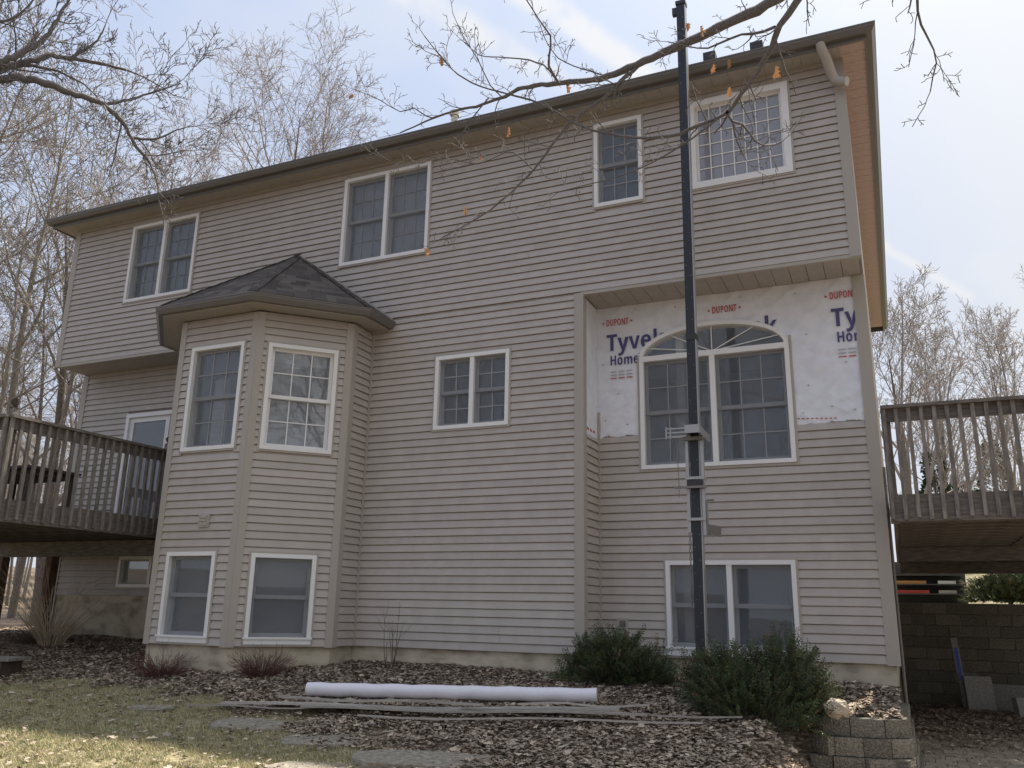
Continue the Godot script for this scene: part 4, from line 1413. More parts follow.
# ------------------------------------------------------------------ plants
func rvec(rng: RandomNumberGenerator) -> Vector3:
	return Vector3(rng.randfn(), rng.randfn(), rng.randfn()).normalized()

func perp(d: Vector3, a: float) -> Vector3:
	var s := d.cross(Vector3(.13, .97, .2) if absf(d.y) < .9 else Vector3(.9, .1, .4)).normalized()
	return s.rotated(d, a)

func grow(A: Array, p: Vector3, d: Vector3, L: float, r: float, lev: int, rng: RandomNumberGenerator, P: Dictionary) -> void:
	var n: int = P.seg[lev]
	var pts := [p]; var dirs := [d]; var rad := [r]
	var tip: float = P.tip[lev]
	for i in n:
		d = (d + rvec(rng) * P.wob[lev] + Vector3.UP * P.up[lev]).normalized()
		p += d * (L / n)
		pts.append(p); dirs.append(d)
		rad.append(maxf(P.rmin, r * lerpf(1.0, tip, (i + 1.0) / n)))
	var mb: MB = A[0] if lev == 0 else A[1]
	mb.tube(pts, rad, P.sides[lev], lev < 1)
	if lev + 1 >= P.levels: return
	var cnt: int = P.n[lev]
	for c in cnt:
		var t: float = P.t0[lev] + (1.0 - P.t0[lev]) * (c + rng.randf()) / cnt
		var f := t * n
		var k := mini(int(f), n - 1)
		var q: Vector3 = pts[k].lerp(pts[k + 1], f - k)
		var rr: float = lerpf(rad[k], rad[k + 1], f - k)
		var dd: Vector3 = dirs[k + 1]
		var ang := rng.randf_range(P.amin[lev], P.amax[lev])
		var cd := dd.rotated(perp(dd, c * 2.4 + rng.randf() * .8), ang)
		var cl: float = L * P.ratio[lev] * (1.15 - P.fall[lev] * t) * rng.randf_range(.7, 1.25)
		grow(A, q, cd, cl, maxf(P.rmin, rr * rng.randf_range(.42, .68)), lev + 1, rng, P)

func tree_params(kind: int) -> Dictionary:
	var P := {"levels": 5, "seg": [9, 6, 4, 3, 2], "sides": [9, 5, 4, 3, 3], "wob": [.06, .16, .22, .26, .3], "up": [.02, .06, .05, .03, .02], "tip": [.07, .2, .3, .4, .5], "rmin": .008,
		"n": [15, 8, 6, 4], "t0": [.35, .22, .2, .15], "amin": [.55, .5, .45, .4], "amax": [1.05, 1.0, .95, .95], "ratio": [.42, .46, .46, .5], "fall": [.65, .55, .5, .4]}
	if kind == 1:      # forked, spreading
		P.n = [11, 9, 7, 4]; P.t0 = [.22, .2, .2, .15]; P.ratio = [.58, .45, .45, .5]; P.amin = [.35, .5, .45, .4]; P.amax = [.8, .95, .95, .95]; P.wob = [.10, .18, .22, .26, .3]
	elif kind == 2:    # slender wood tree
		P.n = [18, 6, 5, 3]; P.t0 = [.45, .25, .2, .15]; P.ratio = [.26, .48, .46, .5]; P.wob = [.05, .16, .22, .26, .3]
	elif kind == 4:    # tall, dense fine crown
		P.n = [14, 10, 8, 4]; P.t0 = [.40, .2, .15, .1]; P.ratio = [.36, .44, .42, .5]; P.amin = [.45, .45, .45, .4]; P.amax = [.95, 1.0, 1.0, 1.0]; P.wob = [.09, .24, .28, .3, .34]; P.up = [.02, .10, .07, .04, .02]; P.fall = [.42, .5, .5, .4]; P.n[0] = 17
	elif kind == 3:    # round crowned, many stems
		P.n = [12, 9, 7, 4]; P.t0 = [.10, .15, .15, .1]; P.ratio = [.72, .42, .42, .5]; P.amin = [.25, .4, .4, .4]; P.amax = [.75, .8, .9, .9]; P.up = [.02, .09, .08, .05, .03]
	return P

func make_tree(seed_: int, H: float, r: float, kind: int, bark: Material, lean := Vector3.ZERO) -> Node3D:
	var rng := RandomNumberGenerator.new()
	rng.seed = seed_
	var A := [MB.new(), MB.new()]
	grow(A, Vector3(0, -.3, 0), (Vector3.UP + lean).normalized(), H, r, 0, rng, tree_params(kind))
	var o := Node3D.new()
	var t := MeshInstance3D.new(); t.mesh = A[0].commit(bark); t.name = "trunk"; o.add_child(t)
	var c := MeshInstance3D.new(); c.mesh = A[1].commit(M.twig if bark == M.bark else bark); c.name = "crown"; o.add_child(c)
	return o

func place_tree(proto: Node3D, called: String, x: float, z: float, s: float, turn: float, label: String, group: String, sy := 1.0) -> void:
	var o: Node3D = proto.duplicate()
	o.transform = Transform3D(Basis(Vector3.UP, turn) * Basis.from_scale(Vector3(s, s * sy, s)), Vector3(x, gh(x, z) - .05, z))
	put(self, o, called)
	tag(o, label, "tree", group)

func limb_tree(called: String, label: String, trunk: Array, trunk_r: Array, limbs: Array, rng: RandomNumberGenerator, twigs_per_m: float, twig_len: float, P: Dictionary, leaf_at: Array, leaf_size: float) -> void:
	var o := thing(called, Vector3.ZERO, label, "tree")
	var tb := MB.new()
	tb.tube(trunk, trunk_r, 14)
	mi(o, "trunk", tb.commit(M.bark))
	var b := MB.new()
	var A := [b, b]
	for l in limbs:
		var pts: Array = l[2]
		# smooth the limb with a spline and a little wander
		var cv := Curve3D.new()
		for i in pts.size():
			var tn: Vector3 = (pts[mini(i + 1, pts.size() - 1)] - pts[maxi(i - 1, 0)]) * .17
			cv.add_point(pts[i], -tn, tn)
		var L := cv.get_baked_length()
		var n := maxi(6, int(L / .07)) if L < 6.0 else 40
		var q := []; var rd := []
		for i in n + 1:
			var t := float(i) / n
			var rr := lerpf(l[0], l[1], pow(t, .8))
			q.append(cv.sample_baked(L * t) + rvec(rng) * rr * .35); rd.append(rr * (1.0 + rng.randf_range(-.08, .12)))
		b.tube(q, rd, 7 if l[0] > .02 else 5)
		var cnt := int(L * twigs_per_m)
		for c in cnt:
			var t := rng.randf_range(.06, 1.0)
			var k := clampi(int(t * n), 0, n - 1)
			var dd: Vector3 = (q[k + 1] - q[k]).normalized()
			var rr: float = rd[k]
			if l[0] > .03 and rng.randf() < .4: continue
			var cd := dd.rotated(perp(dd, rng.randf() * TAU), rng.randf_range(.5, 1.2))
			grow(A, q[k], cd, twig_len * rng.randf_range(.4, 1.5), clampf(rr * .5, P.rmin, P.rmax), 1, rng, P)
		grow(A, q[n], (q[n] - q[n - 1]).normalized(), twig_len, maxf(l[1] * .8, P.rmin), 1, rng, P)
	mi(o, "crown", b.commit(M.limb))
	for p in leaf_at:
		var lm := MB.new()
		var ex := rvec(rng); ex.y *= .4; ex = ex.normalized()
		var dn := (Vector3.DOWN + rvec(rng) * .35).normalized()
		var s := leaf_size * rng.randf_range(.8, 1.25)
		var bas := Basis(ex, dn, ex.cross(dn)).orthonormalized()
		# lobed oak leaf, folded along the midrib
		var out := [[.0, .02], [.22, .16], [.14, .28], [.34, .42], [.20, .56], [.36, .72], [.18, .84], [.10, 1.0]]
		for i in out.size() - 1:
			for sd in [-1.0, 1.0]:
				var e0: Array = out[i]; var e1: Array = out[i + 1]
				var a := bas * Vector3(0, e0[1] * s, 0); var c := bas * Vector3(0, e1[1] * s, 0)
				var cu := sin(float(i) * 1.3 + sd) * .18; var a2 := bas * Vector3(sd * e0[0] * s * .8, (e0[1] - .15 * e0[0]) * s, (e0[0] * .9 + cu * e0[1]) * s); var c2 := bas * Vector3(sd * e1[0] * s * .8, (e1[1] - .15 * e1[0]) * s, (e1[0] * .9 + sin(float(i + 1) * 1.3 + sd) * .18 * e1[1]) * s)
				lm.quad(p + a, p + a2, p + c2, p + c)
		mi(o, "leaf", lm.commit(M.leaf))

func build_trees() -> void:
	var rng := RandomNumberGenerator.new()
	rng.seed = 404
	var wood := [make_tree(1, 17.0, .19, 0, M.bark), make_tree(2, 16.0, .17, 2, M.bark), make_tree(3, 18.0, .22, 0, M.bark_pale), make_tree(4, 14.0, .20, 1, M.bark), make_tree(5, 17.0, .15, 2, M.bark_pale)]
	# woods to the left and behind, beyond the left end of the house
	var spots := []
	for i in 50:
		var a := rng.randf_range(-2.0, 13.0)           # sideways across the view
		var dd := 19.0 + 66.0 * pow(rng.randf(), .9)
		# direction across the left fringe of the view
		var ang := deg_to_rad(lerpf(44.0, 62.0, (a + 2.0) / 15.0))
		spots.append(Vector2(3.5 - sin(ang) * dd, 9.9 - cos(ang) * dd))
	for i in 34:
		var ang := deg_to_rad(rng.randf_range(47.0, 60.0))
		var dd := rng.randf_range(42.0, 88.0)
		spots.append(Vector2(3.5 - sin(ang) * dd, 9.9 - cos(ang) * dd))
	for i in spots.size():
		var s: Vector2 = spots[i]
		if s.x > LX - 2.5: continue
		var far := s.distance_to(Vector2(3.5, 9.9)) > 34.0
		var k := rng.randi() % 5
		place_tree(wood[k], "bare_tree", s.x, s.y, rng.randf_range(.55, .85) * (.82 if not far else 1.0 if i < 50 else .62), rng.randf() * TAU, ["bare grey barked tree in the near woods past the left deck", "bare pale barked tree in the near woods past the left deck", "bare grey barked tree deep in the woods behind the left deck", "bare pale barked tree deep in the woods behind the left deck"][(2 if far else 0) + (1 if k in [2, 4] else 0)], "bare trees in the woods")
	# a few sunlit trunks close behind the left deck
	for q in [[-14.6, -2.6, .8, 4], [-15.4, -4.6, .85, 3], [-13.6, -5.4, .8, 1], [-17.0, -1.4, .9, 2], [-16.2, -6.8, .85, 3]]:
		place_tree(wood[q[3]], "bare_tree", q[0], q[1], q[2], rng.randf() * TAU, "bare tree standing close behind the left deck", "trees close behind the left deck")
	# trees whose tops stand over the roof
	var tall := make_tree(12, 24.0, .34, 4, M.bark)
	place_tree(tall, "tall_tree", -17.3, -17.2, .86, .4, "tallest bare tree rising over the middle of the roof", "trees behind the roof")
	place_tree(tall, "tall_tree", -21.2, -17.6, .70, 2.2, "lower bare tree beside the tallest one over the roof", "trees behind the roof")
	place_tree(wood[0], "bare_tree", -21.5, -12.5, .80, 1.2, "slender bare tree over the far end of the eave", "trees behind the roof")
	place_tree(wood[3], "bare_tree", -24.5, -15.0, .85, 3.0, "spreading bare tree over the far end of the eave", "trees behind the roof")
	place_tree(wood[3], "bare_tree", -26.0, -20.0, 1.0, 5.0, "distant bare tree low over the far eave", "trees behind the roof")
	# right side beyond the deck
	var round_ := make_tree(14, 9.0, .20, 3, M.bark)
	place_tree(round_, "bare_tree", 4.3, -24.0, 1.02, .3, "bare round crowned tree just clear of the right eave", "trees beyond the right deck")
	place_tree(tall, "tall_tree", 10.4, -25.5, .50, 1.0, "tall bare tree beyond the right deck", "trees beyond the right deck")
	place_tree(round_, "bare_tree", 7.9, -27.0, .95, 2.0, "low bushy bare tree in the middle beyond the right deck", "trees beyond the right deck")
	place_tree(round_, "bare_tree", 10.8, -22.0, .98, 4.0, "bushy bare tree under the tall one beyond the right deck", "trees beyond the right deck")
	place_tree(round_, "bare_tree", 6.0, -38.0, 1.15, 5.0, "farthest bare tree on the rise beyond the right deck", "trees beyond the right deck")
	# trees behind the viewer, mirrored in the glass
	var rear := [[-14.0, 24.0, 1.1, 3], [-8.5, 27.0, 1.15, 0], [-4.0, 23.5, 1.05, 3], [1.5, 28.0, 1.2, 2], [6.5, 25.0, 1.05, 3], [12.0, 29.0, 1.2, 0], [17.5, 24.0, 1.1, 3], [-20.0, 30.0, 1.2, 2], [23.0, 30.0, 1.2, 0], [18.5, 14.0, .9, 3]]
	for q in rear:
		place_tree(wood[q[3]], "bare_tree", q[0], q[1], q[2], rng.randf() * TAU, "bare tree across the lawn facing the house front", "trees across the lawn")
	for q in [[9.5, 15.5, .60, 0.3], [13.0, 19.0, .70, 1.9], [7.0, 20.5, .62, 3.1], [16.5, 16.0, .66, 4.4], [11.0, 24.5, .75, 5.5]]:
		place_tree(tall, "tall_tree", q[0], q[1], q[2], q[3], "dense bare tree across the lawn facing the bay", "trees across the lawn")
	for w in wood: w.free()
	tall.free(); round_.free()
	# evergreens on the rise
	for e in [[5.6, -36.0, 6.0, 1.9, "small dark evergreen nearest the house beyond the right deck"], [8.6, -41.0, 6.8, 2.6, "broad dark evergreen in the middle beyond the right deck"], [11.5, -42.0, 6.0, 2.6, "dark evergreen farthest along beyond the right deck"], [13.6, -40.0, 5.2, 2.4, "low dark evergreen at the end of the row"], [7.0, -40.0, 4.6, 2.2, "short dark evergreen filling the row"]]:
		evergreen(e[0], e[1], e[2], e[3], e[4], int(e[0] * 10))
	# overhanging oak: trunk stands off to the right, its limb crosses before the eave
	var P := {"levels": 4, "seg": [4, 5, 3, 2], "sides": [5, 4, 3, 3], "wob": [.2, .30, .36, .4], "up": [.0, .02, .02, .0], "tip": [.4, .4, .5, .6], "rmin": .0022, "rmax": .006, "n": [3, 3, 2], "t0": [.2, .2, .2], "amin": [.4, .5, .5], "amax": [1.1, 1.1, 1.1], "ratio": [.5, .42, .5], "fall": [.4, .4, .4]}
	var limbs := [
	[0.060,0.041,[Vector3(7.4,3.3,6.0),Vector3(6.2,4.35,5.7),Vector3(4.9,4.62,5.4),Vector3(3.56,4.44,5.22)]],
	[0.045,0.026,[Vector3(7.4,3.0,6.0),Vector3(6.0,4.0,5.75),Vector3(4.6,4.45,5.6),Vector3(3.50,4.16,5.51)]],
	[0.020,0.009,[Vector3(6.0,4.0,5.75),Vector3(5.0,4.35,5.7),Vector3(4.2,4.25,5.62),Vector3(3.86,3.78,5.56)]],
	[0.042,0.006,[Vector3(3.56,4.44,5.22),Vector3(3.29,4.30,5.15),Vector3(3.03,4.24,5.09),Vector3(2.83,4.24,5.03),Vector3(2.60,4.23,4.98),Vector3(2.35,4.21,4.93),Vector3(2.15,4.22,4.86),Vector3(1.98,4.25,4.77),Vector3(1.79,4.30,4.68),Vector3(1.50,4.38,4.63),Vector3(1.25,4.47,4.56),Vector3(1.03,4.55,4.46),Vector3(0.84,4.61,4.33),Vector3(0.55,4.65,4.24),Vector3(0.22,4.71,4.17),Vector3(-0.28,4.65,4.13)]],
	[0.016,0.004,[Vector3(2.14,4.23,4.83),Vector3(2.00,4.12,4.85),Vector3(1.87,3.99,4.87),Vector3(1.63,3.85,4.89),Vector3(1.34,3.57,4.84),Vector3(0.97,3.33,4.80),Vector3(0.58,3.19,4.79)]],
	[0.026,0.011,[Vector3(3.50,4.16,5.51),Vector3(3.24,3.89,5.50),Vector3(3.13,3.79,5.46),Vector3(3.08,3.72,5.38),Vector3(2.97,3.62,5.29),Vector3(2.86,3.55,5.21),Vector3(2.77,3.51,5.13)]],
	[0.013,0.004,[Vector3(2.78,3.46,5.22),Vector3(2.72,3.49,5.12),Vector3(2.58,3.51,5.06),Vector3(2.44,3.51,5.00),Vector3(2.17,3.54,5.00),Vector3(2.03,3.61,4.97),Vector3(1.83,3.70,4.97),Vector3(1.69,3.80,4.96),Vector3(1.53,3.94,4.98),Vector3(1.38,4.04,4.99),Vector3(1.21,4.12,5.01),Vector3(1.04,4.19,5.04),Vector3(0.85,4.31,5.09),Vector3(0.72,4.46,5.13),Vector3(0.58,4.67,5.19)]],
	[0.010,0.004,[Vector3(2.77,3.49,5.17),Vector3(2.80,3.44,5.12),Vector3(2.86,3.44,5.06),Vector3(2.89,3.39,5.01),Vector3(2.92,3.35,4.95),Vector3(2.99,3.35,4.90),Vector3(3.06,3.40,4.85)]],
	[0.007,0.003,[Vector3(2.80,3.43,5.14),Vector3(2.80,3.39,5.09),Vector3(2.81,3.33,5.03),Vector3(2.84,3.26,4.96)]],
	[0.010,0.003,[Vector3(3.11,3.83,5.41),Vector3(3.02,3.85,5.36),Vector3(2.91,3.89,5.34),Vector3(2.80,3.89,5.31),Vector3(2.68,3.89,5.28),Vector3(2.55,3.96,5.27),Vector3(2.44,4.03,5.26)]],
	[0.007,0.003,[Vector3(2.73,3.46,5.18),Vector3(2.52,3.39,5.10),Vector3(2.31,3.35,5.02),Vector3(2.06,3.31,4.97),Vector3(1.77,3.31,4.94),Vector3(1.56,3.33,4.88)]],
	[0.010,0.004,[Vector3(1.47,4.36,4.66),Vector3(1.41,4.48,4.76),Vector3(1.47,4.65,4.83),Vector3(1.41,4.75,4.94),Vector3(1.35,4.86,5.04),Vector3(1.33,4.97,5.13)]],
	[0.008,0.003,[Vector3(1.46,4.37,4.66),Vector3(1.36,4.54,4.67),Vector3(1.21,4.64,4.67),Vector3(1.06,4.70,4.66),Vector3(0.91,4.76,4.65),Vector3(0.77,4.82,4.63),Vector3(0.61,5.00,4.66)]],
	[0.006,0.003,[Vector3(0.95,4.43,4.57),Vector3(0.85,4.55,4.60),Vector3(0.76,4.78,4.65),Vector3(0.64,5.00,4.71),Vector3(0.56,5.22,4.75)]],
	[0.004,0.003,[Vector3(2.92,3.68,5.28),Vector3(2.88,3.61,5.24),Vector3(2.85,3.54,5.19),Vector3(2.90,3.44,5.10)]],
	[0.009,0.003,[Vector3(3.86,3.78,5.56),Vector3(3.85,3.69,5.53),Vector3(3.85,3.61,5.48),Vector3(3.89,3.52,5.41),Vector3(3.93,3.43,5.35),Vector3(3.90,3.35,5.32),Vector3(3.88,3.27,5.29)]],
	[0.006,0.003,[Vector3(1.87,4.30,4.68),Vector3(1.69,4.39,4.71),Vector3(1.50,4.51,4.74),Vector3(1.39,4.70,4.76),Vector3(1.34,4.86,4.75)]],
	[0.007,0.003,[Vector3(0.27,4.64,4.26),Vector3(0.10,4.63,4.26),Vector3(-0.04,4.75,4.29),Vector3(-0.19,4.75,4.29),Vector3(-0.37,4.88,4.35),Vector3(-0.60,5.00,4.42)]],
	[0.006,0.003,[Vector3(0.77,4.54,4.46),Vector3(0.60,4.39,4.44),Vector3(0.51,4.30,4.41),Vector3(0.39,4.19,4.38),Vector3(0.28,4.13,4.36),Vector3(0.15,4.19,4.39),Vector3(-0.11,4.14,4.44),Vector3(-0.28,4.27,4.51)]],
	[0.005,0.003,[Vector3(1.30,3.62,4.74),Vector3(1.13,3.80,4.79),Vector3(0.95,3.77,4.77),Vector3(0.84,3.77,4.74),Vector3(0.65,3.84,4.76)]]]
	var leaves := [Vector3(0.54,4.74,4.85),Vector3(-0.62,4.96,4.41),Vector3(1.01,4.15,4.58),Vector3(0.83,3.89,4.69),Vector3(0.80,3.38,4.84),Vector3(1.51,4.39,4.64),Vector3(2.74,3.71,5.37),Vector3(2.82,3.74,5.34),Vector3(2.81,3.61,5.25),Vector3(2.60,4.01,5.41),Vector3(2.67,4.00,5.37),Vector3(0.46,3.10,4.85),Vector3(3.09,3.65,5.30)]
	limb_tree("overhanging_oak", "oak whose crooked bare branch with few orange leaves crosses before the house", [Vector3(7.9, -1.2, 6.1), Vector3(7.75, .6, 6.1), Vector3(7.5, 2.4, 6.05), Vector3(7.35, 3.6, 6.0), Vector3(7.5, 5.4, 6.1), Vector3(7.7, 7.5, 6.3)], [.24, .20, .17, .14, .10, .05], limbs, rng, 8.0, .20, P, leaves, .075)
	# big tree at the left, limbs reaching in high over the deck
	var P2 := {"levels": 5, "seg": [4, 5, 4, 3, 2], "sides": [5, 5, 4, 3, 3], "wob": [.2, .26, .32, .34, .4], "up": [.0, .05, .05, .03, .0], "tip": [.4, .35, .4, .5, .6], "rmin": .0045, "rmax": .016, "n": [5, 6, 4, 3], "t0": [.2, .15, .2, .2], "amin": [.4, .4, .4, .4], "amax": [1.0, 1.0, 1.0, 1.0], "ratio": [.5, .5, .5, .5], "fall": [.4, .4, .4, .4]}
	var l2 := [
	[0.150,0.120,[Vector3(-12.3,5.2,4.9),Vector3(-11.3,6.2,4.6),Vector3(-10.5,6.7,4.4),Vector3(-9.71,7.06,4.13)]],
	[0.120,0.020,[Vector3(-9.71,7.06,4.13),Vector3(-8.74,7.56,3.72),Vector3(-7.77,7.81,3.23),Vector3(-7.35,7.84,2.92),Vector3(-7.18,7.82,2.71),Vector3(-6.95,7.75,2.46),Vector3(-6.78,7.72,2.25),Vector3(-6.62,7.49,1.98),Vector3(-6.59,7.26,1.78),Vector3(-6.49,7.06,1.55)]],
	[0.110,0.020,[Vector3(-9.69,7.10,4.17),Vector3(-8.55,7.76,3.59),Vector3(-7.92,8.06,3.17),Vector3(-7.62,8.31,2.88),Vector3(-7.58,8.51,2.69),Vector3(-7.48,8.60,2.44),Vector3(-7.29,8.67,2.15),Vector3(-7.03,8.68,1.81)]],
	[0.070,0.020,[Vector3(-8.55,7.74,3.62),Vector3(-7.73,8.03,3.30),Vector3(-7.57,8.30,3.08),Vector3(-7.45,8.63,2.90),Vector3(-7.39,9.10,2.78),Vector3(-7.31,9.61,2.67)]],
	[0.030,0.012,[Vector3(-7.80,8.20,3.02),Vector3(-7.72,8.34,2.68),Vector3(-7.64,8.39,2.45),Vector3(-7.52,8.33,2.33),Vector3(-7.38,8.26,2.19)]],
	[0.030,0.008,[Vector3(-6.80,7.74,2.23),Vector3(-6.72,7.86,2.08),Vector3(-6.57,7.99,1.92),Vector3(-6.31,8.19,1.71),Vector3(-6.18,8.34,1.56)]],
	[0.025,0.008,[Vector3(-6.63,7.37,1.82),Vector3(-6.51,7.40,1.68),Vector3(-6.35,7.46,1.54),Vector3(-6.19,7.62,1.43),Vector3(-6.09,7.70,1.33)]],
	[0.050,0.012,[Vector3(-9.71,7.2,4.13),Vector3(-8.29,8.33,3.87),Vector3(-7.65,8.56,3.46),Vector3(-7.45,8.85,3.27),Vector3(-7.37,9.25,3.16)]],
	[0.030,0.010,[Vector3(-7.48,8.60,2.44),Vector3(-7.34,8.79,2.32),Vector3(-7.22,9.00,2.22),Vector3(-7.18,9.30,2.17)]]]
	limb_tree("spreading_oak", "large oak beside the left deck with pale limbs reaching over it", [Vector3(-12.9, -.4, 5.0), Vector3(-12.8, 2.0, 5.0), Vector3(-12.5, 4.2, 4.95), Vector3(-12.3, 6.0, 4.9), Vector3(-12.0, 9.0, 5.2), Vector3(-11.7, 12.0, 5.5)], [.42, .34, .30, .26, .18, .08], l2, rng, 2.6, .95, P2, [], .1)

func evergreen(x: float, z: float, h: float, w: float, label: String, seed_: int) -> void:
	var rng := RandomNumberGenerator.new()
	rng.seed = seed_
	var o := thing("evergreen_tree", Vector3(x, gh(x, z), z), label, "tree", "evergreens beyond the right deck")
	var t := MB.new()
	t.tube([Vector3(0, -.3, 0), Vector3(0, h * .5, 0), Vector3(0, h * .97, 0)], [.16, .1, .02], 7)
	mi(o, "trunk", t.commit(M.bark))
	var b := MB.new()
	b.use_col = true
	for i in 2600:
		var f := pow(rng.randf(), .75)
		var y := h * (.04 + .94 * (1.0 - f))
		var rr := w * .5 * (.12 + .88 * pow(f, .8)) * (.55 + .5 * rng.randf()) * (1.0 + .22 * sin(y * 4.0 + seed_))
		var a := rng.randf() * TAU
		var p := Vector3(cos(a) * rr, y, sin(a) * rr)
		var d := Vector3(cos(a), rng.randf_range(-.35, .3), sin(a)).normalized()
		var s := d.cross(rvec(rng)).normalized()
		var L := rng.randf_range(.16, .34)
		var g := rng.randf_range(.75, 1.25)
		b.col = Color(.045 * g, .075 * g, .036 * g)
		b.tri(p, p + d * L + s * L * .3, p + d * L * .9 - s * L * .3)
	mi(o, "crown", b.commit(M.needle))

func shrub(called: String, at: Vector3, lobes: Array, count: int, base: Color, needle_len: float, needle_w: float, label: String, seed_: int, group := "") -> void:
	# lobes: [centre, radii]; sprays of needles with stems, gaps between
	var rng := RandomNumberGenerator.new()
	rng.seed = seed_
	var o := thing(called, at, label, "shrub", group)
	var st := MB.new()
	var b := MB.new()
	b.use_col = true
	var nz := FastNoiseLite.new()
	nz.seed = seed_; nz.frequency = 2.2
	for i in count:
		var lb: Array = lobes[rng.randi() % lobes.size()]
		var d := rvec(rng)
		d.y = absf(d.y) * 1.1 - .25
		d = d.normalized()
		var k := pow(rng.randf(), .45) * (1.0 + .75 * nz.get_noise_3dv(lb[0] + d * .8))
		var p: Vector3 = lb[0] + d * lb[1] * k
		if p.y < .02: continue
		var sd := (d + Vector3.UP * .55 + rvec(rng) * .55).normalized()
		var L := rng.randf_range(.09, .19) * (1.9 if rng.randf() < .03 else 1.0)
		var tip := p + sd * L
		var mid := p + sd * L * .5
		st.tube([p - sd * .04, mid, tip], [.0022, .0018, .0012], 3, false)
		var g := rng.randf_range(.55, 1.5)
		b.col = Color(base.r * g, base.g * g, base.b * g)
		if rng.randf() < .07: b.col = Color(.13 * g, .095 * g, .05 * g)
		elif rng.randf() < .12: b.col = Color(base.r * 1.9, base.g * 1.75, base.b * 1.4)
		var side := perp(sd, rng.randf() * TAU)
		for q in 16:
			var t := (q + rng.randf()) / 16.0
			var w := sd * .55 + side * (1.0 if q % 2 else -1.0) + rvec(rng) * .35
			w = w.normalized()
			var root := p + sd * L * t
			var nl := needle_len * rng.randf_range(.7, 1.2)
			var sw := w.cross(side.cross(sd) + rvec(rng) * .4).normalized() * needle_w
			b.quad(root, root + w * nl * .5 + sw, root + w * nl, root + w * nl * .5 - sw)
	for lb in lobes:
		for i in 9:
			var a := rvec(rng); a.y = absf(a.y) + .3
			st.tube([Vector3(lb[0].x * .6, -.05, lb[0].z * .6), lb[0] * .6 + a * .08, lb[0] + a.normalized() * lb[1] * .7], [.014, .009, .004], 4, false)
	mi(o, "stems", st.commit(M.stem))
	mi(o, "foliage", b.commit(M.needle))

func twiggy(called: String, at: Vector3, n: int, hmin: float, hmax: float, spread_: float, m: Material, r: float, subs: int, label: String, seed_: int) -> void:
	var rng := RandomNumberGenerator.new()
	rng.seed = seed_
	var b := MB.new()
	for i in n:
		var a := rng.randf() * TAU
		var lean := rng.randf_range(.05, 1.0) * spread_
		var d := Vector3(cos(a) * lean, 1.0, sin(a) * lean).normalized()
		var h := rng.randf_range(hmin, hmax)
		var p := Vector3(cos(a), 0, sin(a)) * rng.randf() * .13 + Vector3(0, -.04, 0)
		var pts := [p]; var rd := [r]
		for k in 6:
			d = (d + Vector3(cos(a) * .10 * spread_, -.05 * spread_, sin(a) * .10 * spread_) + rvec(rng) * .09).normalized()
			p += d * h / 6.0
			pts.append(p); rd.append(maxf(.0014, r * (1.0 - (k + 1) / 7.5)))
		b.tube(pts, rd, 4, false)
		for s in subs:
			var k := rng.randi_range(2, 5)
			var dd: Vector3 = (pts[k + 1] - pts[k]).normalized()
			var e := dd.rotated(perp(dd, rng.randf() * TAU), rng.randf_range(.4, 1.0))
			var L := h * rng.randf_range(.12, .35)
			b.tube([pts[k], pts[k] + e * L * .5, pts[k] + (e + Vector3.UP * .2) * L], [r * .5, r * .4, .0012], 3, false)
	var o := thing(called, at, label, "shrub")
	mi(o, "twigs", b.commit(m))

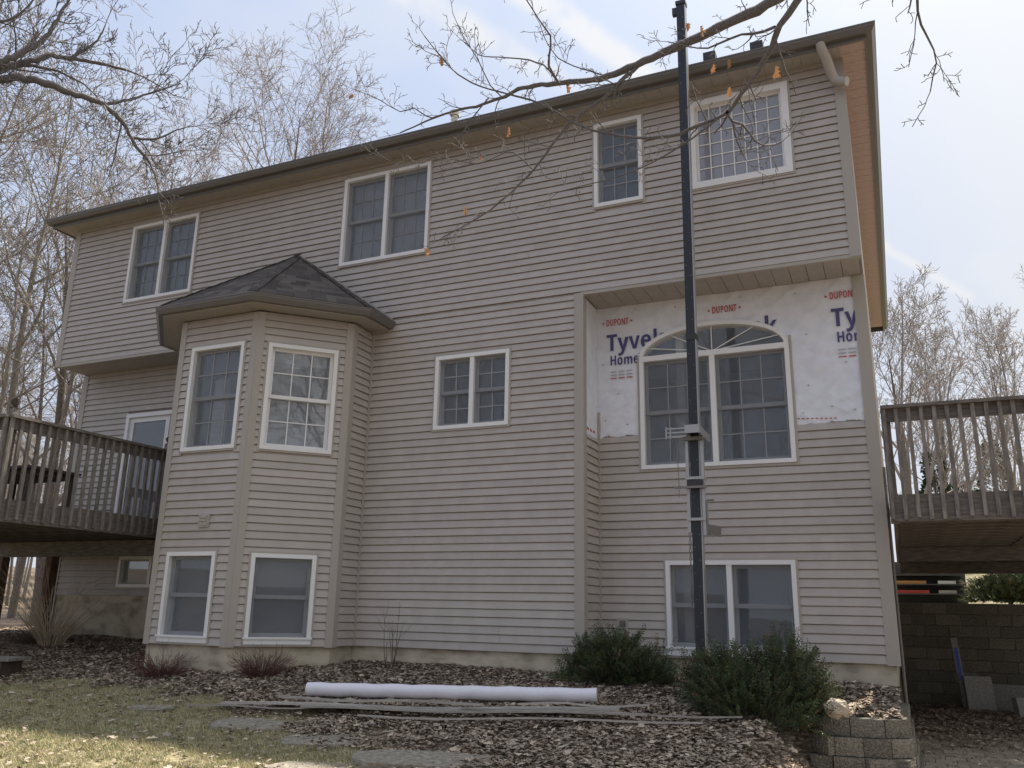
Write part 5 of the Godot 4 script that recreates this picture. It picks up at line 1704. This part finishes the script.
func build_plants() -> void:
	shrub("yew_bush", Vector3(.52, gh(.5, .35) - .13, .36), [[Vector3(-.30, .20, 0), Vector3(.30, .30, .26)], [Vector3(0, .30, -.03), Vector3(.30, .36, .26)], [Vector3(.30, .20, .05), Vector3(.34, .27, .28)], [Vector3(-.05, .22, .15), Vector3(.34, .26, .22)]], 1900, Color(.050, .076, .032), .034, .0058, "smaller dark green yew bush at the inner corner of the recess", 71)
	shrub("yew_bush", Vector3(2.14, gh(2.2, 1.15) - .19, 1.17), [[Vector3(-.34, .30, -.1), Vector3(.30, .38, .30)], [Vector3(-.10, .24, .14), Vector3(.38, .34, .34)], [Vector3(.22, .34, -.15), Vector3(.36, .42, .32)], [Vector3(.36, .22, .05), Vector3(.30, .34, .32)], [Vector3(.05, .14, .32), Vector3(.46, .26, .30)]], 4200, Color(.048, .074, .031), .034, .0058, "larger dark green yew bush spreading under the basement window", 72)
	shrub("round_hedge", Vector3(5.75, gh(5.7, -11.2), -11.2), [[Vector3(-.2, .22, 0), Vector3(.62, .40, .5)], [Vector3(.4, .22, .1), Vector3(.7, .42, .5)], [Vector3(.9, .20, .1), Vector3(.7, .40, .5)]], 5200, Color(.055, .075, .035), .05, .010, "clipped green hedge on the level above the shaded wall", 73)
	twiggy("barberry_shrub", Vector3(-4.75, gh(-4.75, 1.85), 1.80), 130, .22, .48, 1.0, M.barberry, .0035, 4, "reddish bare shrub before the bay's front basement window", 81)
	twiggy("barberry_shrub", Vector3(-3.55, gh(-3.55, 1.45), 1.42), 150, .25, .50, 1.05, M.barberry, .0035, 4, "reddish bare shrub before the bay's angled basement window", 82)
	twiggy("dry_shrub", Vector3(-8.05, gh(-8.0, .7), .75), 110, .45, 1.35, .70, M.straw, .0075, 2, "pale dry shrub of arching stems under the left deck", 83)
	twiggy("dry_undergrowth", Vector3(-8.3, gh(-8.3, .75), .75), 160, .2, .5, 1.3, M.stem, .004, 3, "low brown tangle at the foot of the pale dry shrub", 84)
	twiggy("sapling", Vector3(-2.42, gh(-2.42, .35), .30), 7, .35, .78, .35, M.stem, .006, 2, "thin bare sapling against the middle wall", 85)
	# leaf litter
	var rng := RandomNumberGenerator.new()
	rng.seed = 90
	var nz := FastNoiseLite.new()
	nz.seed = 5; nz.frequency = 0.08; nz.fractal_octaves = 3
	var lm := MB.new()
	var o := [Vector2(0, 0), Vector2(.28, .22), Vector2(.18, .4), Vector2(.4, .55), Vector2(.2, .75), Vector2(.08, 1.0)]
	for i in o.size() - 1:
		for s in [-1.0, 1.0]:
			lm.quad(Vector3(0, .06 * sin(o[i].y * 3.0), o[i].y - .5), Vector3(s * o[i].x, .10 * o[i].x + .22 * o[i].x, o[i].y - .5), Vector3(s * o[i + 1].x, .32 * o[i + 1].x, o[i + 1].y - .5), Vector3(0, .06 * sin(o[i + 1].y * 3.0), o[i + 1].y - .5))
	var leaf := lm.commit(M.litter)
	var tf: Array[Transform3D] = []; var cs: Array[Color] = []
	var tries := 0
	while tf.size() < 200000 and tries < 1200000:
		tries += 1
		var x := rng.randf_range(-13.0, 6.0)
		var z := rng.randf_range(-7.4, 7.5)
		if x < -6.0 and z > 3.6: continue
		if z < .0 and (x > LX + .0 and x < 3.38) and not (x < 3.35 and x > 0 and z > REC): if not (x < -6.5 and z > REC): continue
		if z < -.0 and x < 3.4 and x > LX and z < REC: continue
		if x > -6.4 and x < -3.25 and z < 1.39 and z < 1.39 - maxf(0.0, maxf(x + 4.15, -5.5 - x)): continue
		var lw := lawn_share(x, z, nz)
		var dens := lerpf(1.0, .06, lw)
		if x > 3.42:
			dens = (.55 if z < -2.4 and z > -5.0 else .25 if z < -1.6 else .05)
		if z > 4.3: dens *= .7
		dens *= clampf(.72 + 1.1 * nz.get_noise_2d(x * 18.0 + 31.0, z * 18.0), .25, 1.0)
		if rng.randf() > dens: continue
		var s := rng.randf_range(.024, .056)
		var big := rng.randf() < .035
		if big: s = rng.randf_range(.06, .10)
		var b := Basis(Vector3.UP, rng.randf() * TAU) * Basis(Vector3.RIGHT, rng.randfn() * .22) * Basis(Vector3(0, 0, 1), rng.randfn() * .25)
		if rng.randf() < .3: b = b * Basis(Vector3.RIGHT, PI)
		var gy := gh(x, z) + rng.randf_range(.012, .036) + nz.get_noise_2d(x * 14.0, z * 14.0) * .03
		if x > 3.42 and z > -2.75 and z < 1.1: gy = -.915 + rng.randf() * .012
		tf.append(Transform3D(b * Basis.from_scale(Vector3(s, s, s)), Vector3(x, gy, z)))
		var k := rng.randf_range(.65, 1.35)
		var h := rng.randf()
		var c := Color(.28, .218, .165)
		if h < .3: c = Color(.335, .275, .215)
		elif h < .42: c = Color(.43, .365, .285)
		elif h < .62: c = Color(.23, .172, .128)
		if big: c = Color(.44, .37, .285)
		cs.append(Color(c.r * k, c.g * k, c.b * k))
	multi("leaf_litter", leaf, tf, cs, "dry brown fallen leaves strewn over the yard", "leaves")
	# grass
	var gm := MB.new()
	for i in 9:
		var a := rng.randf() * TAU
		var p := Vector3(cos(a), 0, sin(a)) * rng.randf() * .035
		var d := Vector3(rng.randfn() * .55, 1.0, rng.randfn() * .55).normalized()
		var h := rng.randf_range(.022, .052)
		var s := perp(d, rng.randf() * TAU) * .0022
		gm.tri(p - s, p + s, p + d * h + Vector3(0, -.004, 0))
	var tuft := gm.commit(M.blade)
	var tg: Array[Transform3D] = []; var cg: Array[Color] = []
	tries = 0
	while tg.size() < 60000 and tries < 400000:
		tries += 1
		var x := rng.randf_range(-9.5, 2.2)
		var z := rng.randf_range(1.6, 7.2)
		if x + z * .75 < -6.5: continue
		var lw := lawn_share(x, z, nz)
		if rng.randf() > lw * .95 + .015: continue
		if nz.get_noise_2d(x * 25.0, z * 25.0 + 90.0) > .30: continue
		var s := rng.randf_range(.7, 1.3)
		tg.append(Transform3D(Basis(Vector3.UP, rng.randf() * TAU) * Basis.from_scale(Vector3(s, s, s)), Vector3(x, gh(x, z) + nz.get_noise_2d(x * 14.0, z * 14.0) * .03 - .003, z)))
		var k := rng.randf_range(.7, 1.3)
		var c := Color(.24, .26, .11) if rng.randf() < .27 else Color(.50, .445, .285)
		cg.append(Color(c.r * k, c.g * k, c.b * k))
	multi("lawn_grass", tuft, tg, cg, "short patchy winter lawn before the house", "grass")

func multi(called: String, mesh: Mesh, tf: Array[Transform3D], cs: Array[Color], label: String, category: String) -> void:
	var mm := MultiMesh.new()
	mm.transform_format = MultiMesh.TRANSFORM_3D
	mm.use_colors = true
	mm.mesh = mesh
	mm.instance_count = tf.size()
	for i in tf.size():
		mm.set_instance_transform(i, tf[i]); mm.set_instance_color(i, cs[i])
	var o := MultiMeshInstance3D.new()
	o.multimesh = mm
	put(self, o, called)
	tag(o, label, category, "", "stuff")

# ------------------------------------------------------------------ main
func _ready() -> void:
	var cam := Camera3D.new()
	cam.name = "camera"
	add_child(cam)
	cam.fov = 49.05
	cam.near = 0.05
	cam.far = 1200.0
	var yaw := deg_to_rad(24.297); var pit := deg_to_rad(15.018); var rol := deg_to_rad(1.090)
	var f := Vector3(-sin(yaw) * cos(pit), sin(pit), -cos(yaw) * cos(pit))
	var r := Vector3(cos(yaw), 0, -sin(yaw))
	var u := r.cross(f)
	var r2 := r * cos(rol) + u * sin(rol)
	var u2 := u * cos(rol) - r * sin(rol)
	cam.transform = Transform3D(Basis(r2, u2, -f), Vector3(3.477, .493, 9.881))
	cam.current = true
	var env := Environment.new()
	env.background_mode = Environment.BG_SKY
	env.sky = build_sky()
	env.ambient_light_source = Environment.AMBIENT_SOURCE_DISABLED
	env.tonemap_mode = Environment.TONE_MAPPER_LINEAR
	env.tonemap_exposure = 1.72
	env.sdfgi_enabled = true; env.ssao_enabled = true; env.ssil_enabled = true
	var we := WorldEnvironment.new()
	we.name = "world_environment"
	we.environment = env
	add_child(we)
	var sun := DirectionalLight3D.new()
	sun.name = "sun"
	sun.light_energy = 1.6
	sun.light_color = Color(1.0, .96, .90)
	sun.light_angular_distance = 1.0
	sun.shadow_enabled = true
	add_child(sun)
	sun.look_at_from_position(Vector3(.17, 1.0, -.49) * 30.0, Vector3.ZERO)
	ubox_mesh = BoxMesh.new()
	make_materials()
	var pmb := MB.new()
	pmb.box(Vector3(-.5, -.5, -.5), Vector3(.5, .5, -.3))
	pmb.box(Vector3(-.5, -.5, .3), Vector3(.5, .5, .5))
	pane_mesh = pmb.commit(M.glass)
	build_ground()
	build_house()
	build_decks()
	build_masonry()
	build_yard()
	build_plants()
	build_trees()
